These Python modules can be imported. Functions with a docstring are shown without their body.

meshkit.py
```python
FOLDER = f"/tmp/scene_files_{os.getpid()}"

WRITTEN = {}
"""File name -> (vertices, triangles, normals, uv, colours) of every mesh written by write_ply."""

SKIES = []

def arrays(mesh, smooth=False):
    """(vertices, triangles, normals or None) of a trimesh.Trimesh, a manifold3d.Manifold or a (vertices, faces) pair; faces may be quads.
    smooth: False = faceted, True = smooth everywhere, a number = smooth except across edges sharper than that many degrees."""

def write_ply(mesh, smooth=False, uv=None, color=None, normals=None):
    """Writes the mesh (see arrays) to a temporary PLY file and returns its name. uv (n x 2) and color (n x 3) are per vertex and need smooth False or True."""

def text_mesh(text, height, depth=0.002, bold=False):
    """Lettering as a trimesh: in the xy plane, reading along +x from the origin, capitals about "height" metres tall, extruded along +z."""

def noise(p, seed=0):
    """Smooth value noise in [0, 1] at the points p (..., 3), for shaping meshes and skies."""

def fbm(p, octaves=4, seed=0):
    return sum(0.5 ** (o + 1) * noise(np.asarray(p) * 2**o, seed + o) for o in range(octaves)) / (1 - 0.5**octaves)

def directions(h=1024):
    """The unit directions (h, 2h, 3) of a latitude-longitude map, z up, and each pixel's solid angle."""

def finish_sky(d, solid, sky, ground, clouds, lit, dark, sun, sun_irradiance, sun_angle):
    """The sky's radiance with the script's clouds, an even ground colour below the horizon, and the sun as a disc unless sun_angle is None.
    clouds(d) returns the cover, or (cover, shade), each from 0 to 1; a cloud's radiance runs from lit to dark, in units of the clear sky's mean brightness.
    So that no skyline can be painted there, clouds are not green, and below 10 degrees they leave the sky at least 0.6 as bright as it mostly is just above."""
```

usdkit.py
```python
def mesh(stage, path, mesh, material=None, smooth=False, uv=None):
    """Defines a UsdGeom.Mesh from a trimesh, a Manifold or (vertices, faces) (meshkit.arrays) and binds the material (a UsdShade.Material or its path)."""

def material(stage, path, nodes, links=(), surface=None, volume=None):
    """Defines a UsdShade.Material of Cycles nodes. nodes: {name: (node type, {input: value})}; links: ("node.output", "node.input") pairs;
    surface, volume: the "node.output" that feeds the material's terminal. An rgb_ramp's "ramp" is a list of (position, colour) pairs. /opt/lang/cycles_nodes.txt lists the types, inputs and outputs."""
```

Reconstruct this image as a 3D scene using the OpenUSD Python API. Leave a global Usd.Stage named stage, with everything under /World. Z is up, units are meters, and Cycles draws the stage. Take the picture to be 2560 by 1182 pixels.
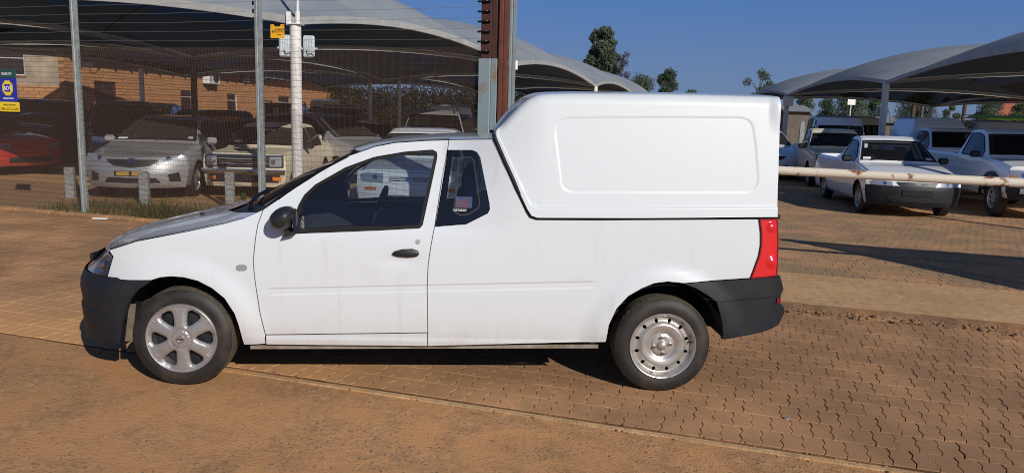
import math, random
import numpy as np, trimesh, shapely, mapbox_earcut, manifold3d
from scipy.interpolate import PchipInterpolator
from shapely.geometry import Polygon, Point, LineString
from pxr import Usd, UsdGeom, UsdLux, UsdShade, Gf, Sdf, Vt
import usdkit, meshkit

stage = Usd.Stage.CreateInMemory()
UsdGeom.SetStageUpAxis(stage, UsdGeom.Tokens.z)
UsdGeom.SetStageMetersPerUnit(stage, 1.0)
WORLD = UsdGeom.Xform.Define(stage, '/World')
UsdGeom.Scope.Define(stage, '/World/Looks')

# ------------------------------------------------------------------ camera, sky, sun, exposure
FPX, PITCH, ROLL, EYE = 1912.29, .154, .028, 1.658
EXPOSURE = 0.12
SUN_DIR = np.array([1.03, -1.71, 1.0]); SUN_DIR /= np.linalg.norm(SUN_DIR)   # direction towards the sun
SUN_INTENSITY, SKY_STRENGTH, SKY_CAP = 0.95, 0.10, 10.0
_fw = np.array([0, math.cos(PITCH), -math.sin(PITCH)]); _rt = np.array([1., 0, 0]); _up = np.cross(_rt, _fw)
CR = _rt*math.cos(ROLL) + _up*math.sin(ROLL); CU = -_rt*math.sin(ROLL) + _up*math.cos(ROLL); CF = _fw
CE = np.array([0, 0, EYE])
cam = UsdGeom.Camera.Define(stage, '/World/camera')
cam.AddTransformOp().Set(Gf.Matrix4d(*[float(x) for x in (*CR, 0, *CU, 0, *(-CF), 0, *CE, 1)]))
cam.CreateHorizontalApertureAttr(36.0); cam.CreateVerticalApertureAttr(36.0*1182/2560)
cam.CreateFocalLengthAttr(36.0*FPX/2560)
cam.CreateClippingRangeAttr(Gf.Vec2f(.05, 5000)); cam.CreateFStopAttr(0.0)
cam.CreateExposureAttr(EXPOSURE)

el = math.asin(SUN_DIR[2]); az = math.atan2(SUN_DIR[0], SUN_DIR[1])
sky_mat = usdkit.material(stage, '/World/Looks/sky_light', {      # clear sky, raised for fill; ramp paints horizon smog and holds low sky darker
    'sky': ('sky_texture', {'sky_type': 'single_scattering', 'sun_disc': False, 'sun_elevation': el, 'sun_rotation': az,
                            'altitude': 1500.0, 'air_density': .55, 'aerosol_density': .7, 'ozone_density': 6.0}),
    'tc': ('texture_coordinate', {}), 'sp': ('separate_xyz', {}), 'mr': ('rgb_ramp', {'ramp': [(0, (.92,)*3), (.14, (.80,)*3), (.42, (0., 0, 0)), (1, (0., 0, 0))]}), 'cr': ('rgb_ramp', {'ramp': [(0, tuple(c/SKY_STRENGTH/SKY_CAP for c in (.118, .166, .275))), (.05, tuple(c/SKY_STRENGTH/SKY_CAP for c in (.120, .174, .300))), (.15, tuple(c/SKY_STRENGTH/SKY_CAP for c in (.068, .158, .372))), (1, tuple(c/SKY_STRENGTH/SKY_CAP for c in (.064, .15, .37)))]}), 'up': ('vector_math', {'math_type': 'scale', 'scale': SKY_CAP}),
    'mx': ('mix_color', {'use_clamp': False}),
    'bg': ('background_shader', {'strength': SKY_STRENGTH})},
    [('tc.generated', 'sp.vector'), ('sp.z', 'mr.fac'), ('sp.z', 'cr.fac'), ('mr.color', 'mx.fac'), ('cr.color', 'up.vector1'), ('up.vector', 'mx.b'), ('sky.color', 'mx.a'), ('mx.result', 'bg.color')], surface='bg.background')
dome = UsdLux.DomeLight.Define(stage, '/World/sky')
UsdShade.MaterialBindingAPI.Apply(dome.GetPrim()).Bind(sky_mat)
dome.GetPrim().SetCustomDataByKey('kind', 'structure')
sun = UsdLux.DistantLight.Define(stage, '/World/sun')
sun.CreateNormalizeAttr(True); sun.CreateIntensityAttr(SUN_INTENSITY); sun.CreateAngleAttr(.5); sun.CreateColorAttr(Gf.Vec3f(1, .93, .82))
_z = SUN_DIR; _x = np.cross([0, 0, 1], _z); _x /= np.linalg.norm(_x); _y = np.cross(_z, _x)
sun.AddTransformOp().Set(Gf.Matrix4d(*[float(v) for v in (*_x, 0, *_y, 0, *_z, 0, 0, 0, 0, 1)]))

# ------------------------------------------------------------------ measuring: a pixel of the photograph to a point of the place
def ray(px, py): return CR*(px-1280)/FPX + CU*(591-py)/FPX + CF
def ground_at(px, py, z=0.0):
    d = ray(px, py); return CE + d*((z-EYE)/d[2])
def at_depth(px, py, y):
    d = ray(px, py); return CE + d*(y/d[1])

# ------------------------------------------------------------------ helpers: prims
_used = {}
def numbered(parent, name):
    k = (str(parent), name); n = _used.get(k, 0); _used[k] = n + 1
    return name if n == 0 else f'{name}_{n:03d}'
def tag(p, label=None, cat=None, group=None, kind=None):
    p = p.GetPrim() if hasattr(p, 'GetPrim') else p
    for k, v in (('label', label), ('category', cat), ('group', group), ('kind', kind)):
        if v: p.SetCustomDataByKey(k, v)
    return p
def path_of(parent): return '/World' if parent is None else str(parent.GetPath())
def thing(name, label=None, cat=None, loc=(0, 0, 0), rotz=0.0, group=None, kind=None):
    pth = '/World/' + numbered('/World', name)
    x = UsdGeom.Xform.Define(stage, pth)
    x.AddTranslateOp().Set(Gf.Vec3d(*map(float, loc)))
    if rotz: x.AddRotateZOp().Set(math.degrees(rotz))
    return tag(x, label, cat, group, kind)
def obj(name, mesh, material, parent=None, smooth=False, label=None):
    """mesh: trimesh, Manifold, (v, f) or (v, f, normals)"""
    par = path_of(parent); pth = par + '/' + numbered(par, name)
    if isinstance(mesh, tuple) and len(mesh) == 3:
        v, f, n = mesh
        m = usdkit.mesh(stage, pth, (v, f), material)
        m.CreateNormalsAttr(Vt.Vec3fArray.FromNumpy(np.asarray(n, np.float32))); m.SetNormalsInterpolation('vertex')
    else:
        m = usdkit.mesh(stage, pth, mesh, material, smooth=smooth)
    p = m.GetPrim()
    if label: tag(p, label)
    return p
def copy_of(src, label, loc, rotz=0.0, group=None):
    name = src.GetName()
    import re
    name = re.sub(r'_\d{3}$', '', name)
    was = src.GetCustomData()
    x = UsdGeom.Xform.Define(stage, '/World/' + numbered('/World', name))
    x.GetPrim().GetReferences().AddInternalReference(src.GetPath()); x.GetPrim().SetInstanceable(True)
    x.ClearXformOpOrder()
    t = x.AddTranslateOp(opSuffix='c'); t.Set(Gf.Vec3d(*map(float, loc)))
    r = x.AddRotateZOp(opSuffix='c'); r.Set(math.degrees(rotz))
    x.SetXformOpOrder([t, r])
    return tag(x, label, was.get('category'), group or was.get('group'))

# ------------------------------------------------------------------ helpers: meshes
def cat(*ms):
    vs, fs, n = [], [], 0
    for m in ms:
        if m is None: continue
        v, f = (m.vertices, m.faces) if isinstance(m, trimesh.Trimesh) else (m[0], m[1])
        v = np.asarray(v, float); f = np.asarray(f, int)
        if f.shape[1] == 4: f = np.vstack([f[:, [0, 1, 2]], f[:, [0, 2, 3]]])
        vs.append(v); fs.append(f + n); n += len(v)
    return np.vstack(vs), np.vstack(fs)
def box(cx, cy, cz, sx, sy, sz, rot=0.0):
    m = trimesh.creation.box((sx, sy, sz))
    if rot: m.apply_transform(trimesh.transformations.rotation_matrix(rot, [0, 0, 1]))
    m.apply_translation((cx, cy, cz)); return m
def rbox(cx, cy, cz, sx, sy, sz, r=.01, rot=0.0):
    """box with chamfered edges (hull)"""
    p = []
    for a in (-1, 1):
        for b in (-1, 1):
            for c in (-1, 1):
                for k in range(3):
                    q = [sx/2-r, sy/2-r, sz/2-r]; q[k] += r; p.append((a*q[0], b*q[1], c*q[2]))
    m = trimesh.convex.convex_hull(np.array(p))
    if rot: m.apply_transform(trimesh.transformations.rotation_matrix(rot, [0, 0, 1]))
    m.apply_translation((cx, cy, cz)); return m
def hull(pts): return trimesh.convex.convex_hull(np.asarray(pts, float))
def grid(P, closed_u=False, closed_v=False, flip=False):
    """P (n, m, 3) -> (v, f)"""
    n, m = P.shape[:2]
    idx = np.arange(n*m).reshape(n, m)
    if closed_u: idx = np.vstack([idx, idx[:1]])
    if closed_v: idx = np.hstack([idx, idx[:, :1]])
    a, b, c, d = idx[:-1, :-1].ravel(), idx[1:, :-1].ravel(), idx[1:, 1:].ravel(), idx[:-1, 1:].ravel()
    f = np.vstack([np.stack([a, b, c], 1), np.stack([a, c, d], 1)])
    if flip: f = f[:, ::-1]
    return P.reshape(-1, 3), f
def tube(pts, r, sides=8, caps=True):
    """tube along a polyline; r a number or one per point"""
    pts = np.asarray(pts, float); n = len(pts); r = np.broadcast_to(r, n)
    t = np.gradient(pts, axis=0); t /= np.linalg.norm(t, axis=1)[:, None] + 1e-12
    ref = np.array([0, 0, 1.]) if abs(t[:, 2]).mean() < .85 else np.array([1., 0, 0])
    a = np.cross(t, ref); a /= np.linalg.norm(a, axis=1)[:, None] + 1e-12; b = np.cross(t, a)
    th = np.arange(sides)/sides*2*np.pi
    P = pts[:, None] + r[:, None, None]*(np.cos(th)[None, :, None]*a[:, None] + np.sin(th)[None, :, None]*b[:, None])
    v, f = grid(P, closed_v=True)
    if caps:
        v = np.vstack([v, pts[0], pts[-1]]); k = np.arange(sides); k2 = (k+1) % sides
        f = np.vstack([f, np.stack([np.full(sides, n*sides), k, k2], 1), np.stack([np.full(sides, n*sides+1), (n-1)*sides+k2, (n-1)*sides+k], 1)])
    return v, f
def lathe(prof, seg=48, axis='y'):
    """prof: (radius, along) points, revolved around the y axis"""
    prof = np.asarray(prof, float); th = np.arange(seg)/seg*2*np.pi
    P = np.zeros((len(prof), seg, 3))
    P[..., 0] = prof[:, :1]*np.cos(th); P[..., 2] = prof[:, :1]*np.sin(th); P[..., 1] = prof[:, 1:2]
    v, f = grid(P, closed_v=True)
    if axis == 'z': v = v[:, [0, 2, 1]]; f = f[:, ::-1]
    return v, f
def move(m, loc=(0, 0, 0), rot=0.0, axis=(0, 0, 1), scale=1.0):
    v, f = (np.array(m.vertices, float), np.array(m.faces)) if isinstance(m, trimesh.Trimesh) else (np.array(m[0], float), np.array(m[1]))
    v = v*scale
    if rot: v = v @ trimesh.transformations.rotation_matrix(rot, axis)[:3, :3].T
    return v + np.asarray(loc, float), f
def mirror_y(m, c=0.0):
    if isinstance(m, trimesh.Trimesh): m = (m.vertices, m.faces)
    if len(m) == 3:
        v, f, n = m; v = v.copy(); n = n.copy(); v[:, 1] = 2*c - v[:, 1]; n[:, 1] *= -1; return v, f[:, ::-1], n
    v, f = np.array(m[0]).copy(), np.array(m[1]); v[:, 1] = 2*c - v[:, 1]; return v, f[:, ::-1]
def polys(g):
    if g.is_empty: return []
    if g.geom_type == 'Polygon': return [g]
    return [x for x in getattr(g, 'geoms', []) if x.geom_type == 'Polygon']
def earcut2(poly):
    rings = [np.asarray(poly.exterior.coords)[:-1]] + [np.asarray(r.coords)[:-1] for r in poly.interiors]
    v = np.vstack(rings); ends = np.cumsum([len(r) for r in rings]).astype(np.uint32)
    f = mapbox_earcut.triangulate_float64(v, ends).reshape(-1, 3)
    return v, f
def panel(poly, fn, step=.03, xs=(), zs=(), flange=0.0, outward=(0, -1, 0), into=None):
    """A sheet over the 2-D outline POLY, cut into cells of STEP (plus extra lines xs, zs), set into space by fn(a, b) -> (n, 3), with normals from fn;
    flange: depth of a turned-in edge along INTO."""
    outward = np.asarray(outward, float); into = -outward if into is None else np.asarray(into, float)
    poly = shapely.make_valid(poly)
    x0, z0, x1, z1 = poly.bounds
    def lines(a, b, extra):
        n = max(1, int(math.ceil((b-a)/step))); base = np.linspace(a-1e-4, b+1e-4, n+1)
        ex = np.array([e for e in extra if a < e < b])
        if len(ex):
            base = np.array([q for q in base if np.abs(ex-q).min() > step*.25 or q in (base[0], base[-1])])
            base = np.sort(np.concatenate([base, ex]))
        return base
    X, Z = lines(x0, x1, xs), lines(z0, z1, zs)
    A, Bz = np.meshgrid(np.arange(len(X)-1), np.arange(len(Z)-1), indexing='ij'); A = A.ravel(); Bz = Bz.ravel()
    cells = shapely.box(X[A], Z[Bz], X[A+1], Z[Bz+1])
    shapely.prepare(poly)
    full = shapely.contains_properly(poly, cells); part = shapely.intersects(poly, cells) & ~full
    V, F, n = [], [], 0
    k = np.nonzero(full)[0]
    if len(k):
        q = np.stack([np.stack([X[A[k]], Z[Bz[k]]], 1), np.stack([X[A[k]+1], Z[Bz[k]]], 1), np.stack([X[A[k]+1], Z[Bz[k]+1]], 1), np.stack([X[A[k]], Z[Bz[k]+1]], 1)], 1)
        V.append(q.reshape(-1, 2)); i = np.arange(len(k))*4
        F.append(np.vstack([np.stack([i, i+1, i+2], 1), np.stack([i, i+2, i+3], 1)])); n += 4*len(k)
    for c in cells[part]:
        for g in polys(shapely.intersection(poly, c)):
            if g.area < 1e-9: continue
            v, f = earcut2(g)
            a, b_, c_ = v[f[:, 0]], v[f[:, 1]], v[f[:, 2]]
            s = (b_[:, 0]-a[:, 0])*(c_[:, 1]-a[:, 1]) - (b_[:, 1]-a[:, 1])*(c_[:, 0]-a[:, 0])
            f[s < 0] = f[s < 0][:, ::-1]
            V.append(v); F.append(f + n); n += len(v)
    V = np.vstack(V); F = np.vstack(F)
    key = np.round(V*1e5).astype(np.int64); _, first, inv = np.unique(key, axis=0, return_index=True, return_inverse=True)
    V = V[first]; F = inv.reshape(-1)[F]; F = F[(F[:, 0] != F[:, 1]) & (F[:, 1] != F[:, 2]) & (F[:, 0] != F[:, 2])]
    def nrm(ab):
        e = 2.5e-3
        du = fn(ab[:, 0]+e, ab[:, 1]) - fn(ab[:, 0]-e, ab[:, 1]); dv = fn(ab[:, 0], ab[:, 1]+e) - fn(ab[:, 0], ab[:, 1]-e)
        m = np.cross(du, dv); m /= np.linalg.norm(m, axis=1)[:, None] + 1e-12
        return m
    P = fn(V[:, 0], V[:, 1]); N = nrm(V)
    s = np.sign((N @ outward).sum()) or 1.0
    N = N*s
    if s < 0: F = F[:, ::-1]
    vs, fs, ns = [P], [F], [N]; n = len(P)
    if flange:
        for g in polys(poly):
            for ring in [g.exterior, *g.interiors]:
                L = ring.length; ab = np.asarray(shapely.segmentize(ring, step).coords)[:-1]
                p = fn(ab[:, 0], ab[:, 1]); nn = nrm(ab)*s
                t = np.roll(ab, -1, 0) - np.roll(ab, 1, 0); side = np.stack([t[:, 1], -t[:, 0]], 1); side /= np.linalg.norm(side, axis=1)[:, None] + 1e-12
                if not (ring.is_ccw == (ring is g.exterior)): pass
                sg = 1.0 if shapely.Polygon(ring).exterior.is_ccw else -1.0
                if ring is not g.exterior: sg = -sg
                side = side*sg
                e = 2.5e-3; o = fn(ab[:, 0]+side[:, 0]*e, ab[:, 1]+side[:, 1]*e) - p; o /= np.linalg.norm(o, axis=1)[:, None] + 1e-12
                q = p + into*flange; m = len(ab); i = np.arange(m); j = (i+1) % m
                v = np.vstack([p, q]); f = np.vstack([np.stack([i, i+m, j+m], 1), np.stack([i, j+m, j], 1)]) + n
                fn_ = np.cross(v[f[0]-n][1]-v[f[0]-n][0], v[f[0]-n][2]-v[f[0]-n][0])
                if fn_ @ o[0] < 0: f = f[:, ::-1]
                a = nn*.6 + o; a /= np.linalg.norm(a, axis=1)[:, None] + 1e-12
                vs.append(v); fs.append(f); ns.append(np.vstack([a, o])); n += 2*m
    return np.vstack(vs), np.vstack(fs), np.vstack(ns)
def smoothpoly(pts, r=.01, q=6):
    """outline with rounded corners"""
    g = Polygon(pts).buffer(0)
    return g.buffer(-r, quad_segs=q).buffer(2*r, quad_segs=q).buffer(-r, quad_segs=q)
def sstep(x, a, b):
    t = np.clip((np.asarray(x, float)-a)/(b-a), 0, 1); return t*t*(3-2*t)
def text(s, h, depth=.002, bold=False): return meshkit.text_mesh(s, h, depth, bold)
# ------------------------------------------------------------------ materials
LK = '/World/Looks/'
def plain(name, rgb, rough=.5, metal=0.0, coat=0.0, var=.0, vscale=6.0, rgb2=None, bump=0.0, bscale=40.0, spec=.5, tc='object', lo=.35, hi=.65, detail=6.0):
    n = {'p': ('principled_bsdf', {'base_color': rgb, 'roughness': rough, 'metallic': metal, 'coat_weight': coat, 'coat_roughness': .04, 'specular_ior_level': spec}), 'tc': ('texture_coordinate', {})}
    l = []
    if rgb2 is not None or var:
        rgb2 = rgb2 if rgb2 is not None else tuple(c*(1-var) for c in rgb)
        n['nz'] = ('noise_texture', {'scale': vscale, 'detail': detail, 'roughness': .6})
        n['rp'] = ('rgb_ramp', {'ramp': [(lo, rgb), (hi, rgb2)]})
        l += [(f'tc.{tc}', 'nz.vector'), ('nz.fac', 'rp.fac'), ('rp.color', 'p.base_color')]
    if bump:
        n['bn'] = ('noise_texture', {'scale': bscale, 'detail': 5.0}); n['b'] = ('bump', {'strength': bump, 'distance': .01})
        l += [(f'tc.{tc}', 'bn.vector'), ('bn.fac', 'b.height'), ('b.normal', 'p.normal')]
    return usdkit.material(stage, LK+name, n, l, surface='p.BSDF')
def car_paint(name, rgb, dirt=.35, dust=(.30, .19, .11), metal=0.0, rough=.32, coat=1.0):
    """clear-coated paint with dust towards the sills (object z) and faint runs"""
    n = {'tc': ('texture_coordinate', {}), 'sp': ('separate_xyz', {}),
         'st': ('mapping', {'scale': (14., 14., .8)}), 'n1': ('noise_texture', {'scale': 1.0, 'detail': 5.0, 'roughness': .65}),
         'n2': ('noise_texture', {'scale': 5.0, 'detail': 8.0, 'roughness': .7}), 'n3': ('noise_texture', {'scale': 160.0, 'detail': 2.0}),
         'hz': ('map_range', {'from_min': .22, 'from_max': .62, 'to_min': 1.0, 'to_max': 0.0, 'clamp': True}),
         'h2': ('math', {'math_type': 'power', 'value2': 2.2}),
         'm1': ('math', {'math_type': 'multiply'}), 'rs': ('map_range', {'from_min': .57, 'from_max': .80, 'to_min': 0.0, 'to_max': .26, 'clamp': True}),
         'sm': ('map_range', {'from_min': .55, 'from_max': .75, 'to_min': 0.0, 'to_max': .10, 'clamp': True}),
         'a1': ('math', {'math_type': 'add'}), 'a2': ('math', {'math_type': 'add'}), 'm2': ('math', {'math_type': 'multiply', 'value2': dirt, 'use_clamp': True}),
         'mx': ('mix_color', {'a': rgb, 'b': dust}), 'rr': ('map_range', {'from_min': 0, 'from_max': .4, 'to_min': rough, 'to_max': .6, 'clamp': True}),
         'p': ('principled_bsdf', {'base_color': rgb, 'roughness': rough, 'metallic': metal, 'coat_weight': coat, 'coat_roughness': .05, 'specular_ior_level': .4})}
    l = [('tc.object', 'sp.vector'), ('tc.object', 'st.vector'), ('st.vector', 'n1.vector'), ('tc.object', 'n2.vector'), ('tc.object', 'n3.vector'),
         ('sp.z', 'hz.value'), ('hz.result', 'h2.value1'), ('h2.value', 'm1.value1'), ('n2.fac', 'm1.value2'),
         ('n1.fac', 'rs.value'), ('n2.fac', 'sm.value'), ('m1.value', 'a1.value1'), ('rs.result', 'a1.value2'), ('a1.value', 'a2.value1'), ('sm.result', 'a2.value2'),
         ('a2.value', 'm2.value1'), ('m2.value', 'mx.fac'), ('mx.result', 'p.base_color'), ('m2.value', 'rr.value'), ('rr.result', 'p.roughness')]
    return usdkit.material(stage, LK+name, n, l, surface='p.BSDF')
def pane_glass(name, tint, refl=1.0, dust=.0, ior=1.52):
    n = {'t': ('transparent_bsdf', {'color': tint}), 'g': ('glossy_bsdf', {'color': (refl, refl, refl), 'roughness': .02}), 'f': ('fresnel', {'IOR': ior}), 'm': ('mix_closure', {}),
         'd': ('diffuse_bsdf', {'color': (.35, .30, .25)}), 'm2': ('mix_closure', {'fac': dust})}
    return usdkit.material(stage, LK+name, n, [('f.fac', 'm.fac'), ('t.BSDF', 'm.closure1'), ('g.BSDF', 'm.closure2'), ('m.closure', 'm2.closure1'), ('d.BSDF', 'm2.closure2')], surface='m2.closure')

M = {}
M['white_paint'] = car_paint('white_paint', (.61, .655, .70), dirt=.85, dust=(.27, .185, .12))
M['canopy_white'] = car_paint('canopy_white', (.61, .66, .70), dirt=.2, rough=.4, coat=.7)
M['black_plastic'] = plain('black_plastic', (.012, .0135, .017), .42, var=.0, rgb2=(.020, .021, .025), vscale=7, bump=.15, bscale=300, spec=.45)
M['bumper_plastic'] = plain('bumper_plastic', (.012, .0145, .020), .55, rgb2=(.028, .027, .027), vscale=5, bump=.12, bscale=350, lo=.5, hi=.8, spec=.3)
M['seal_rubber'] = plain('seal_rubber', (.006, .006, .007), .55, spec=.25)
M['dark_inner'] = plain('dark_inner', (.012, .012, .012), .9)
M['trim_grey'] = plain('trim_grey', (.035, .037, .042), .8)
M['seat_cloth'] = plain('seat_cloth', (.05, .055, .065), .9, var=.3, vscale=60)
M['tyre'] = plain('tyre', (.011, .0105, .0105), .6, rgb2=(.045, .034, .026), vscale=7, bump=.05, bscale=90, lo=.45, hi=.75)
M['tread'] = plain('tread', (.05, .042, .03), .9, rgb2=(.095, .075, .05), vscale=24, bump=.3, bscale=120)
M['hubcap'] = plain('hubcap', (.38, .38, .39), .36, metal=.6, rgb2=(.27, .245, .22), vscale=8, lo=.5, hi=.8)
M['steel'] = plain('steel', (.52, .515, .50), .36, metal=.65, rgb2=(.36, .34, .31), vscale=9, lo=.4, hi=.75, bump=.05, bscale=60)
M['chrome'] = plain('chrome', (.62, .63, .64), .15, metal=1.0)
M['lamp_red'] = plain('lamp_red', (.62, .012, .02), .12, coat=1.0, spec=.6)
M['lamp_red_dark'] = plain('lamp_red_dark', (.16, .004, .01), .15, coat=1.0)
M['lamp_amber'] = plain('lamp_amber', (.65, .20, .03), .15, coat=1.0)
M['lamp_clear'] = plain('lamp_clear', (.36, .40, .45), .22, coat=1.0, metal=.35)
M['lamp_lens'] = pane_glass('lamp_lens', (.80, .84, .88))
M['glass_cab'] = pane_glass('glass_cab', (.76, .83, .87), dust=.012, ior=1.75)
M['glass_dark'] = pane_glass('glass_dark', (.22, .25, .28), dust=.015, ior=1.75)
M['glass_car'] = pane_glass('glass_car', (.50, .55, .57), dust=.02, ior=1.32)
M['glass_black'] = plain('glass_black', (.012, .016, .022), .06, spec=.6)
M['sticker_white'] = plain('sticker_white', (.75, .75, .72), .6)
M['sticker_blue'] = plain('sticker_blue', (.04, .07, .15), .5, rgb2=(.11, .06, .09), vscale=9, lo=.48, hi=.52)
M['sticker_black'] = plain('sticker_black', (.012, .015, .02), .4)
M['galvanised'] = plain('galvanised', (.36, .40, .39), .5, metal=.35, rgb2=(.25, .28, .28), vscale=14, bump=.08, bscale=50)
M['galvanised_rust'] = plain('galvanised_rust', (.25, .32, .35), .55, metal=.2, rgb2=(.27, .17, .09), vscale=4, lo=.52, hi=.70)
M['rust_red'] = plain('rust_red', (.15, .045, .028), .75, rgb2=(.10, .03, .02), vscale=7, bump=.2, bscale=40)
M['rust_dark'] = plain('rust_dark', (.075, .024, .018), .8, rgb2=(.045, .016, .013), vscale=9, bump=.2, bscale=40)
M['white_pole'] = plain('white_pole', (.70, .69, .66), .5, rgb2=(.52, .46, .40), vscale=6, lo=.58, hi=.8)
M['boom_paint'] = plain('boom_paint', (.66, .60, .50), .55, rgb2=(.20, .075, .028), vscale=4.5, lo=.585, hi=.635, bump=.1, bscale=30, detail=9.0)
M['mesh_wire'] = plain('mesh_wire', (.07, .04, .03), .7)
M['wire'] = plain('wire', (.35, .35, .36), .5, metal=.6)
M['concrete_grey'] = plain('concrete_grey', (.33, .34, .34), .85, var=.35, vscale=12, bump=.2, bscale=60)
M['sign_blue'] = plain('sign_blue', (.02, .03, .30), .45)
M['sign_green'] = plain('sign_green', (.015, .07, .06), .45)
M['sign_yellow'] = plain('sign_yellow', (.78, .55, .02), .45)
M['sign_amber'] = plain('sign_amber', (.85, .42, .02), .45)
M['sign_white'] = plain('sign_white', (.78, .78, .76), .5)
M['sign_dark'] = plain('sign_dark', (.05, .035, .01), .6)
M['lamp_grey'] = plain('lamp_grey', (.55, .60, .63), .5, metal=.2)
M['aircon_white'] = plain('aircon_white', (.62, .62, .60), .5)
M['plaster'] = plain('plaster', (.42, .34, .24), .9, rgb2=(.25, .20, .15), vscale=1.3, bump=.2, bscale=12)
M['roof_sheet'] = plain('roof_sheet', (.28, .30, .31), .6, var=.3, vscale=3)
M['roof_red'] = plain('roof_red', (.42, .13, .07), .8, var=.3, vscale=5)
M['shed_wall'] = plain('shed_wall', (.14, .12, .105), .85, var=.3, vscale=2)
M['lime'] = plain('lime', (.25, .62, .03), .6)
M['bark'] = plain('bark', (.17, .13, .10), .9, var=.5, vscale=8, bump=.4, bscale=20)
M['timber_pole'] = plain('timber_pole', (.10, .07, .05), .9, var=.4, vscale=10)
M['plate_yellow'] = plain('plate_yellow', (.46, .30, .06), .5)
M['plate_black'] = plain('plate_black', (.02, .02, .022), .5)
def leaf_mat(name, c1, c2, trans=.35):
    n = {'oi': ('geometry', {}), 'rp': ('rgb_ramp', {'ramp': [(0, c1), (1, c2)]}), 'd': ('principled_bsdf', {'roughness': .6, 'specular_ior_level': .3}), 't': ('translucent_bsdf', {}), 'm': ('mix_closure', {'fac': trans})}
    return usdkit.material(stage, LK+name, n, [('oi.random_per_island', 'rp.fac'), ('rp.color', 'd.base_color'), ('rp.color', 't.color'), ('d.BSDF', 'm.closure1'), ('t.BSDF', 'm.closure2')], surface='m.closure')
M['leaf_gum'] = leaf_mat('leaf_gum', (.12, .155, .105), (.25, .29, .19))
M['scrub'] = leaf_mat('scrub', (.035, .036, .018), (.085, .075, .035))
M['dark_stone'] = plain('dark_stone', (.15, .115, .09), .85, rgb2=(.28, .18, .11), vscale=3, lo=.45, hi=.7)
M['leaf_dark'] = leaf_mat('leaf_dark', (.08, .12, .07), (.18, .225, .125))
M['leaf_dry'] = leaf_mat('leaf_dry', (.10, .075, .07), (.15, .115, .095))
M['grass'] = leaf_mat('grass', (.075, .085, .022), (.19, .15, .055))
M['weed'] = leaf_mat('weed', (.06, .14, .02), (.12, .22, .04))
# shade cloth: silvery outside, shade of the underside painted in as near-black
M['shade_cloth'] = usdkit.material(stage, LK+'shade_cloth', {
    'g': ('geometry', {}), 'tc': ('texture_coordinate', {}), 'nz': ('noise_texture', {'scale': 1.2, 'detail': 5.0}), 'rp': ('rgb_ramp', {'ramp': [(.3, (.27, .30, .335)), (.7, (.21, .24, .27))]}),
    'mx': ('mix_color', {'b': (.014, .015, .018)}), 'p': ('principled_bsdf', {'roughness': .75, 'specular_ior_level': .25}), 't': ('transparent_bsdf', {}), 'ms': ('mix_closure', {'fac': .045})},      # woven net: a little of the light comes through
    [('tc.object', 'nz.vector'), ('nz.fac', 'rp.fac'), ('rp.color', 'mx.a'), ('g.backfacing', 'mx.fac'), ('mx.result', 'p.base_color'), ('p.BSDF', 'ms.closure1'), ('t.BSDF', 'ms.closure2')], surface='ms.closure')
M['edge_band'] = plain('edge_band', (.38, .39, .385), .7, var=.2, vscale=3)
M['cloth_shaded'] = plain('cloth_shaded', (.014, .015, .018), .9)  # seams take the same painted-in shade colour as the underside
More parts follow.
